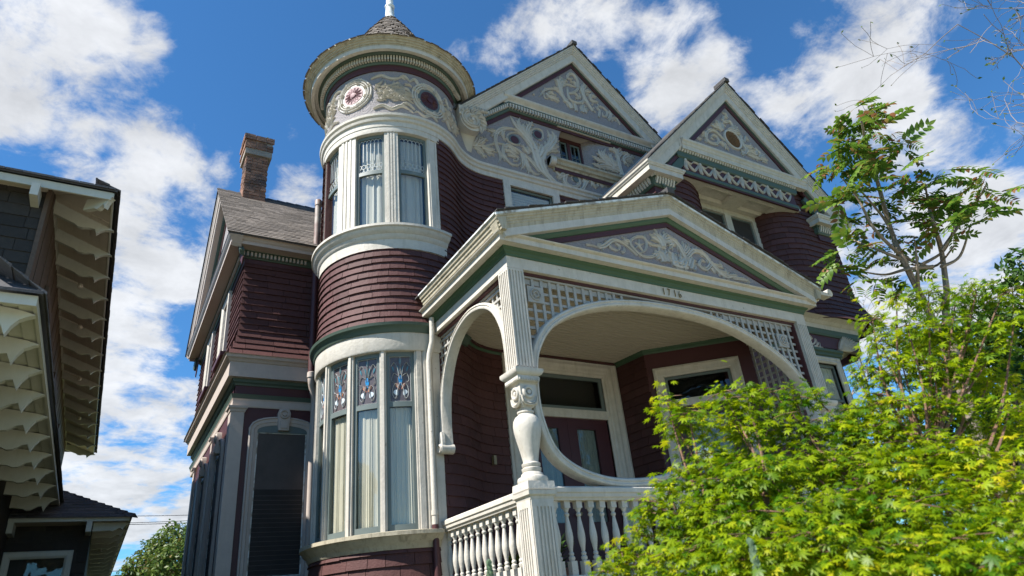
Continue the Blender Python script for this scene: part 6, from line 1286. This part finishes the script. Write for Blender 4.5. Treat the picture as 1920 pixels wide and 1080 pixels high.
def leaf_objs(name,tv,tf,pos,norm,dirs,size,mat,parent,nmax,bulk):
    pr=[proj(p) for p in pos]; sc=np.array([ (size[i]/q[2] if q and -20<q[0]<1940 and -20<q[1]<1100 else 0) for i,q in enumerate(pr)])
    dist=np.array([q[2] if q else 99 for q in pr])
    order=np.argsort(-sc); top=[i for i in order[:nmax] if sc[i]>0]; mask=np.ones(len(pos),bool); mask[top]=False
    me=fast_mesh(name,tv,tf,mat); d,s,n=frames(norm,dirs)
    for i in top:
        k=size[i]; mw=Matrix(((d[i,0]*k,s[i,0]*k,n[i,0]*k,pos[i,0]),(d[i,1]*k,s[i,1]*k,n[i,1]*k,pos[i,1]),(d[i,2]*k,s[i,2]*k,n[i,2]*k,pos[i,2]),(0,0,0,1)))
        linkmesh(name,me,parent,mw)
    V,Fc=scatter(tv,tf,pos[mask],norm[mask],dirs[mask],size[mask]); o=linkmesh(bulk,fast_mesh(bulk,V,Fc,mat),parent); o['kind']='stuff'
# maple leaf: seven pointed lobes, folded a little and drooping at the tips
def maple_leaf():
    tips=[(0,1.0),(38,.92),(-38,.92),(78,.70),(-78,.70),(125,.42),(-125,.42)]; tips.sort(key=lambda t:t[0])
    pts=[]
    for i,(a,l) in enumerate(tips):
        pts.append((l*cos(R(a)),l*sin(R(a)),-.20*l*l))
        for da in (9,):
            pass
        if i<len(tips)-1: b,m=tips[i+1]; c=(a+b)/2; pts.append((.30*cos(R(c)),.30*sin(R(c)),.03))
    out=[]
    for i,(x,y,z) in enumerate(pts): out.append((x,y,z))
    out.append((-.12,0,0))
    v=[(0.0,0,0)]+out; n=len(out); f=[(0,1+i,1+(i+1)%n) for i in range(n)]
    # mid-lobe width points
    vv=[v[0]];ff=[]; k=0; V2=[(0,0,.0)];F2=[]
    for i,(a,l) in enumerate(tips):
        ca,sa=cos(R(a)),sin(R(a)); w=.118*l+.016; m=.46*l
        base=len(V2)
        V2+= [(m*ca-w*sa,m*sa+w*ca,-.045*l),(l*ca,l*sa,-.22*l*l),(m*ca+w*sa,m*sa-w*ca,-.045*l)]
        F2+=[(0,base+2,base),(base,base+2,base+1)]
    return np.array(V2),np.array(F2)
MLV,MLF=maple_leaf()
def branch(mb,pts,r0,r1,n=6,bend=6):
    P=crom([Vector(p) for p in pts],bend); k=len(P); mb.tube(P,[r0+(r1-r0)*i/(k-1) for i in range(k)],n); return P
def rnd_unit(n): v=rng.normal(size=(n,3)); return v/np.linalg.norm(v,axis=1,keepdims=True)

# --- golden green maple in front of the porch, built from layered sprays
MPX,MPY=4.3,3.6
MAPLE=empty('maple_tree',(3.35,2.55,0),'bright yellow green maple with layered leaf sprays in front of the porch','tree')
pads=[]   # (centre, radius across, thickness)
def pad(px,py,dist,r,th=.10): p=atd(px,py,dist); pads.append((np.array(p),r,th))
PD=[(1250,750,3.55,.10),(1290,775,3.5,.16),(1270,800,3.6,.13),(1355,735,3.7,.13),(1400,745,3.65,.14),(1450,735,3.7,.12),(1490,745,3.75,.12),(1530,745,3.8,.07),(1375,790,3.6,.18),(1440,790,3.6,.2),(1500,800,3.7,.16),
(1325,850,3.45,.16),(1250,905,3.3,.09),(1300,900,3.3,.14),(1240,965,3.1,.14),(1300,960,3.1,.17),(1195,1000,3.05,.07),(1165,1035,3.0,.08),(1135,1070,2.95,.07),(1215,940,3.1,.07),(1235,1045,3.0,.12),(1185,1066,2.95,.06),(1290,1030,2.9,.18),
(1370,900,3.2,.2),(1430,870,3.3,.2),(1500,860,3.5,.2),(1380,970,3.0,.2),(1460,960,3.0,.2),(1540,940,3.1,.2),(1380,1050,2.8,.2),(1470,1050,2.8,.2),(1570,1030,2.8,.2),
(1570,800,3.7,.14),(1610,770,3.8,.14),(1640,800,3.7,.17),(1590,860,3.5,.18),(1660,870,3.4,.2),(1630,940,3.2,.2),(1700,950,3.1,.2),(1660,1030,2.8,.2),(1760,1020,2.8,.2),
(1640,690,4.0,.13),(1650,640,4.1,.13),(1635,600,4.15,.10),(1680,560,4.2,.12),(1740,548,4.25,.12),(1790,560,4.25,.13),(1830,545,4.3,.12),(1875,555,4.3,.12),(1900,600,4.3,.13),(1700,610,4.1,.17),(1760,610,4.15,.17),(1820,620,4.2,.16),(1690,680,4.0,.17),(1750,690,4.0,.16),(1800,680,4.1,.15),(1860,660,4.2,.14),(1700,750,3.8,.16),(1770,760,3.9,.15),(1640,740,3.9,.11),
(1720,830,3.6,.18),(1790,850,3.5,.17),(1730,900,3.3,.18),(1850,900,3.4,.16),(1800,960,3.1,.18),(1890,980,3.1,.18),(1850,1050,2.8,.2),(1900,850,3.6,.13),(1890,770,3.9,.12),(1340,940,3.2,.14),(1430,1010,2.8,.2),(1530,1000,2.8,.18),(1600,700,4.1,.05),(1900,1060,2.7,.18),
(1360,860,3.9,.16),(1420,930,3.8,.2),(1500,900,4.0,.2),(1320,1000,3.6,.18),(1400,1060,3.5,.2),(1500,1040,3.5,.22),(1560,960,3.9,.2),(1620,1040,3.5,.22),(1650,920,3.9,.22),(1720,1000,3.7,.22),(1740,860,4.1,.22),(1800,1050,3.4,.22),(1820,900,4.0,.2),(1880,940,3.9,.2),(1880,1040,3.4,.2),(1860,800,4.3,.18),(1680,800,4.2,.18),(1600,850,4.0,.16),(1560,870,4.0,.12),(1780,700,4.5,.18),(1850,720,4.5,.18),(1720,640,4.5,.16)]
for q in PD: pad(*q)
bm=MB(); root=Vector((3.35,2.55,.02)); stems=[]
for (sx,sy,sz) in ((1330,980,3.25),(1440,960,3.2),(1540,980,3.25),(1640,930,3.4),(1740,880,3.65),(1830,900,3.6)):
    p=atd(sx,sy,sz); m=root.lerp(p,.5)+Vector((0,0,.22)); P=branch(bm,[root+Vector((rng.uniform(-.08,.08),rng.uniform(-.08,.08),0)),m,p],.032,.014,7); stems.append(p)
tips=[]
for c,r,th in pads:
    c_=Vector(c); s=min(stems,key=lambda q:(q-c_).length+ (0 if q.z<c_.z+.05 else .5)); m=s.lerp(c_,.5)+Vector((rng.uniform(-.05,.05),rng.uniform(-.05,.05),-.04+rng.uniform(-.03,.03)))
    branch(bm,[s,m,c_+Vector((0,0,-.01))],.010,.003,5,5)
    for k in range(5):
        a=rng.uniform(0,2*pi); e=c_+Vector((r*.9*cos(a),r*.9*sin(a),rng.uniform(-.05,.03))); bm.tube([c_,c_.lerp(e,.5)+Vector((0,0,.01)),e],[.003,.0022,.0012],4); 
bm.build('trunk',BARKR,MAPLE,True)
pos=[];nor=[];dr=[];sz=[]
for c,r,th in pads:
    q_=proj(c); airy=.62 if (q_[0]<1560 and q_[1]<840) or (q_[1]<720) else 1.0
    n=int(215*airy*(r/.16)**2)+14
    a=rng.uniform(0,2*pi,n); q=np.sqrt(rng.uniform(0,1,n)); rad=r*q*(1+.3*rng.normal(size=n)*.5)
    off=np.stack([rad*np.cos(a),rad*np.sin(a),rng.normal(size=n)*max(th,.5*r)*.40-.38*r*q**2],1)
    p=c+off; nn=np.stack([.45*np.cos(a)*q+rng.normal(size=n)*.42,.45*np.sin(a)*q+rng.normal(size=n)*.42,np.ones(n)],1)
    d=np.stack([np.cos(a)+rng.normal(size=n)*.5,np.sin(a)+rng.normal(size=n)*.5,-.25+rng.normal(size=n)*.25],1)
    pos.append(p);nor.append(nn);dr.append(d);sz.append(rng.uniform(.020,.048,n))
pos=np.concatenate(pos);nor=np.concatenate(nor);dr=np.concatenate(dr);sz=np.concatenate(sz)
leaf_objs('leaf',MLV,MLF,pos,nor,dr,sz,MAPLEL,MAPLE,300,'foliage')

# --- tree of heaven behind: compound pinnate leaves on pale branches
def pinnate(np_=6,seed=0):
    r=random.Random(seed); V=[];F=[]
    def leaflet(x,z,ang,l,sg):
        b=len(V); dx,dy=cos(ang),sg*sin(ang); px_,py_=-dy,dx; w=l*.25
        for t,k in ((0,.0),(.22,.8),(.5,1.0),(.78,.62),(1.0,0)):
            c=(x+dx*l*t,dy*l*t,z-.02-.30*l*t*t)
            if k==0: V.append(c)
            else: V.append((c[0]+px_*w*k,c[1]+py_*w*k,c[2]+.02)); V.append((c[0]-px_*w*k,c[1]-py_*w*k,c[2]+.02))
        F.extend([(b,b+1,b+2),(b+1,b+3,b+4),(b+1,b+4,b+2),(b+3,b+5,b+6),(b+3,b+6,b+4),(b+5,b+7,b+6)])
    for i in range(np_):
        t=.20+.72*i/(np_-1); l=.33*(1-.45*abs(t-.5)**1.2)
        for sg in (-1,1): leaflet(t+r.uniform(-.02,.02),-.30*t*t,R(58+r.uniform(-10,10)),l*r.uniform(.85,1.1),sg)
    leaflet(.95,-.27,0.0,.26,1)
    b=len(V); V+=[(0,-.010,0),(0,.010,0),(.98,0,-.29),(.5,.006,-.075)]; F+=[(b,b+1,b+3),(b,b+3,b+2)]
    return np.array(V),np.array(F)
PV,PF_=pinnate()
AIL=empty('tree_of_heaven',(11.8,7.2,0),'slender tall tree with pinnate leaves and bronze shoots beside the right gable','tree')
ad=11.5
def A(px,py,d=ad): return atd(px,py,d)
tb=MB(); base=Vector((A(1760,700).x,A(1760,700).y,0))
trunkP=[base,A(1790,700),A(1722,545)]
branch(tb,trunkP,.075,.05,8)
BR=[[(1722,545),(1690,480),(1670,430),(1645,340),(1628,290),(1618,240),(1610,205)],[(1690,480),(1640,430),(1610,375),(1580,335)],[(1670,430),(1650,400),(1590,330)],[(1722,545),(1720,500),(1715,450)],
 [(1775,545),(1765,470),(1750,420),(1740,380),(1735,345)],[(1765,470),(1800,420),(1830,380),(1850,345)],[(1765,500),(1800,480),(1820,420)],[(1750,500),(1700,505),(1660,515),(1620,510)],[(1700,490),(1650,470),(1600,450)],[(1720,500),(1770,470),(1790,420)],[(1690,480),(1750,500),(1790,460)]]
branch(tb,[base+Vector((.3,.2,0)),A(1790,660),A(1775,545)],.07,.045,7)
ends=[]
for b in BR:
    P=[A(x,y,ad+rng.uniform(-.5,.5) if i else ad) for i,(x,y) in enumerate(b)]; Q=branch(tb,P,.048 if len(b)>4 else .03,.010,6); ends.append(Q)
tb.build('trunk',BARK,AIL,True)
AC=[(1612,215,10),(1640,215,8),(1600,250,10),(1650,245,9),(1590,265,8),(1565,300,9),(1600,300,14),(1640,300,10),(1680,270,7),(1590,340,10),(1580,375,8),(1600,370,10),(1640,380,8),(1600,420,10),(1620,440,8),(1590,470,9),(1570,500,7),(1650,500,9),(1700,420,8),(1730,350,10),(1700,345,8),(1760,340,10),(1790,370,12),(1830,345,10),(1860,370,10),(1845,330,6),(1800,410,9),(1750,400,8),(1700,520,6),(1640,530,7),(1780,440,5),(1820,400,7),(1735,440,6),(1660,460,6),(1610,520,7),(1690,380,5)]
pos=[];dr=[];nor=[];sz=[]
for x,y,n in AC:
    c=np.array(A(x,y,ad+rng.uniform(-.6,.6)))
    for k in range(max(3,int(n*.80))):
        a=rng.uniform(0,2*pi); el=rng.uniform(-.5,.5); d=np.array([cos(a)*cos(el),sin(a)*cos(el),sin(el)])
        pos.append(c+d*.05+rng.normal(size=3)*.07); dr.append(d); nor.append(np.array([0,0,1])+rng.normal(size=3)*.35); sz.append(rng.uniform(.26,.48))
leaf_objs('compound_leaf',PV,PF_,np.array(pos),np.array(nor),np.array(dr),np.array(sz),AILL,AIL,300,'foliage')

# --- leafy trees: trunk with limbs and a crown of small leaves in uneven clumps
LV=np.array([(0,0,0),(.45,.26,-.04),(1,0,-.12),(.45,-.26,-.04)]); LF=np.array([(0,2,1),(0,3,2)])
def leafy(name,base,clumps,mat,label,leafsize,dens,trunk_r=.15,bark=BARK,cat='tree',flat=.8):
    T=empty(name,base,label,cat); b=MB(); base=Vector(base); top=Vector(np.mean([c for c,r in clumps],axis=0)); fork=base.lerp(top,.45)
    branch(b,[base,base.lerp(fork,.5)+Vector((.05,.03,0)),fork],trunk_r,trunk_r*.7,8)
    pos=[];nor=[]
    for c,r in clumps:
        c=Vector(c); branch(b,[fork,fork.lerp(c,.55)+Vector((0,0,-.1*r)),c],trunk_r*.4,trunk_r*.08,5,5)
        for k in range(5):
            e=c+Vector(rnd_unit(1)[0]*r*.8); b.tube([c,c.lerp(e,.5),e],[trunk_r*.09,trunk_r*.06,trunk_r*.03],4)
        n=int(dens*r*r); u=rnd_unit(n); rad=r*rng.uniform(.45,1.0,n)**.6*(1+.22*np.sin(u[:,0]*5+c.x)*np.cos(u[:,1]*6+c.y*2))
        p=np.array(c)+u*rad[:,None]*np.array([1,1,flat]); pos.append(p); nor.append(u*.6+rng.normal(size=(n,3))*.6+np.array([0,0,.5]))
    b.build('trunk',bark,T,True)
    pos=np.concatenate(pos);nor=np.concatenate(nor); n=len(pos); V,Fc=scatter(LV,LF,pos,nor,rng.normal(size=(n,3))-np.array([0,0,.4]),rng.uniform(.7,1.3,n)*leafsize)
    o=linkmesh('crown',fast_mesh('crown',V,Fc,mat),T); return T
cl=[(tuple(atd(x,y,13.5+rng.uniform(-.8,.8))),r) for x,y,r in ((1900,560,.55),(1890,640,.7),(1860,600,.45),(1930,500,.45),(1900,740,.8),(1840,700,.7),(1800,640,.6),(1760,680,.5),(1850,800,.8),(1920,850,.8),(1770,760,.5),(1800,840,.7),(1960,650,.9),(1905,930,.8),(1725,640,.35))]
leafy('broadleaf_tree',(atd(1880,1000,13.5).x,atd(1880,1000,13.5).y,0),cl,DKLEAF,'dark green broadleaf tree behind the yellow maple at the far right','',1,.2) if False else leafy('broadleaf_tree',(atd(1880,1000,13.5).x,atd(1880,1000,13.5).y,0),cl,DKLEAF,'dark green broadleaf tree growing behind the yellow maple',.13,1500,.16)
cl=[(tuple(atd(x,y,38+rng.uniform(-2,2))),r) for x,y,r in ((330,1010,1.0),(300,1030,.9),(345,1050,1.3),(270,1060,.9),(320,1070,1.2),(240,1078,.5),(370,1020,1.2),(290,1080,1.2),(390,1070,1.4))]
leafy('broadleaf_tree',(atd(330,1150,38).x,atd(330,1150,38).y,0),cl,MIDLEAF,'distant bushy green tree with reddish leaves between the two houses',.20,900,.3)
# --- bare twigged tree reaching in at the upper right, and a pale one far behind the porch
def bare(name,base,limbs,label,r0,depth,spread,seed,mat=TWIG,budmat=None):
    r=random.Random(seed); T=empty(name,base,label,'tree'); b=MB(); buds=[]
    def grow(p,d,l,rad,k):
        pts=[p]; q=p; dd=d
        for i in range(4):
            dd=(dd+Vector((r.gauss(0,.16),r.gauss(0,.16),r.gauss(0,.13)))).normalized(); q=q+dd*l/4; pts.append(q)
        b.tube(pts,[max(.0045,rad*(1-.13*i)) for i in range(5)],4 if k<2 else 6)
        if k==0: buds.append(q); return
        for j in range(3 if k>1 else 4):
            t=pts[r.choice((2,3,4,4))]; a=(dd+Vector((r.gauss(0,spread),r.gauss(0,spread),r.gauss(0,spread)))).normalized(); grow(t,a,l*r.uniform(.5,.78),rad*.55,k-1)
    for pts in limbs:
        P=branch(b,pts,r0,r0*.35,6,5); grow(P[-1],(P[-1]-P[-4]).normalized(),(P[-1]-P[0]).length*.26,r0*.30,depth)
        for t in (.45,.65,.82):
            i=int(t*(len(P)-1)); d=(P[i+1]-P[i]).normalized(); grow(P[i],(d+Vector((r.gauss(0,.7),r.gauss(0,.7),r.gauss(0,.5)))).normalized(),(P[-1]-P[0]).length*.22,r0*.28,depth)
    b.build('trunk',mat,T,True)
    if budmat:
        pp=np.array([tuple(x) for x in buds]); n=len(pp); V,Fc=scatter(LV,LF,pp,rng.normal(size=(n,3)),rng.normal(size=(n,3)),rng.uniform(.05,.11,n)); linkmesh('crown',fast_mesh('crown',V,Fc,budmat),T)
    return T
B=atd(2150,620,17); 
bare('bare_tree',(B.x,B.y,0),[[(B.x,B.y,0),(B.x,B.y,5),atd(2140,420,17),atd(2060,250,17),atd(1995,190,17)],[atd(2130,400,17),atd(2080,140,17),atd(2015,60,17)],[atd(2120,380,17),atd(2050,200,17),atd(1990,130,17)]],'bare twiggy branches of a tree reaching in at the top right corner',.05,3,.5,11,TWIG,MIDLEAF)
B=atd(1660,1000,30)
bare('bare_tree',(B.x,B.y,0),[[(B.x,B.y,0),atd(1655,900,30),atd(1640,800,30),atd(1630,745,30)],[atd(1655,900,30),atd(1680,800,30),atd(1690,740,30)],[atd(1650,880,30),atd(1600,800,30),atd(1590,760,30)]],'pale leafless tree far off between the house and the maple',.16,3,.55,5,TWIG,SILVERL)
# --- grey green mullein spires in the front bed
for px,py,d,h,lb in ((1413,1040,2.6,.34,'pale grey green leafy spire standing among the maple leaves'),(918,1068,3.3,.20,'pale green leaf tip of a plant in front of the side balusters')):
    p=atd(px,py,d); T=empty('mullein_plant',(p.x,p.y,0),lb,'plant'); s=MB(); s.tube([(p.x,p.y,0),(p.x+.01,p.y,p.z)],[.012,.008],6); s.build('stem',SILVERL,T,True)
    f=MB(); r=random.Random(px)
    for i in range(46): a=2.4*i; t=i/46; z=p.z-h*.9+h*1.0*t; blade(f,Vector((p.x,p.y,z)),Vector((cos(a)*.6*(1-t*.5),sin(a)*.6*(1-t*.5),.7+t)),.075*(1-.45*t),.03,.25,3)
    f.build('foliage',SILVERL,T)
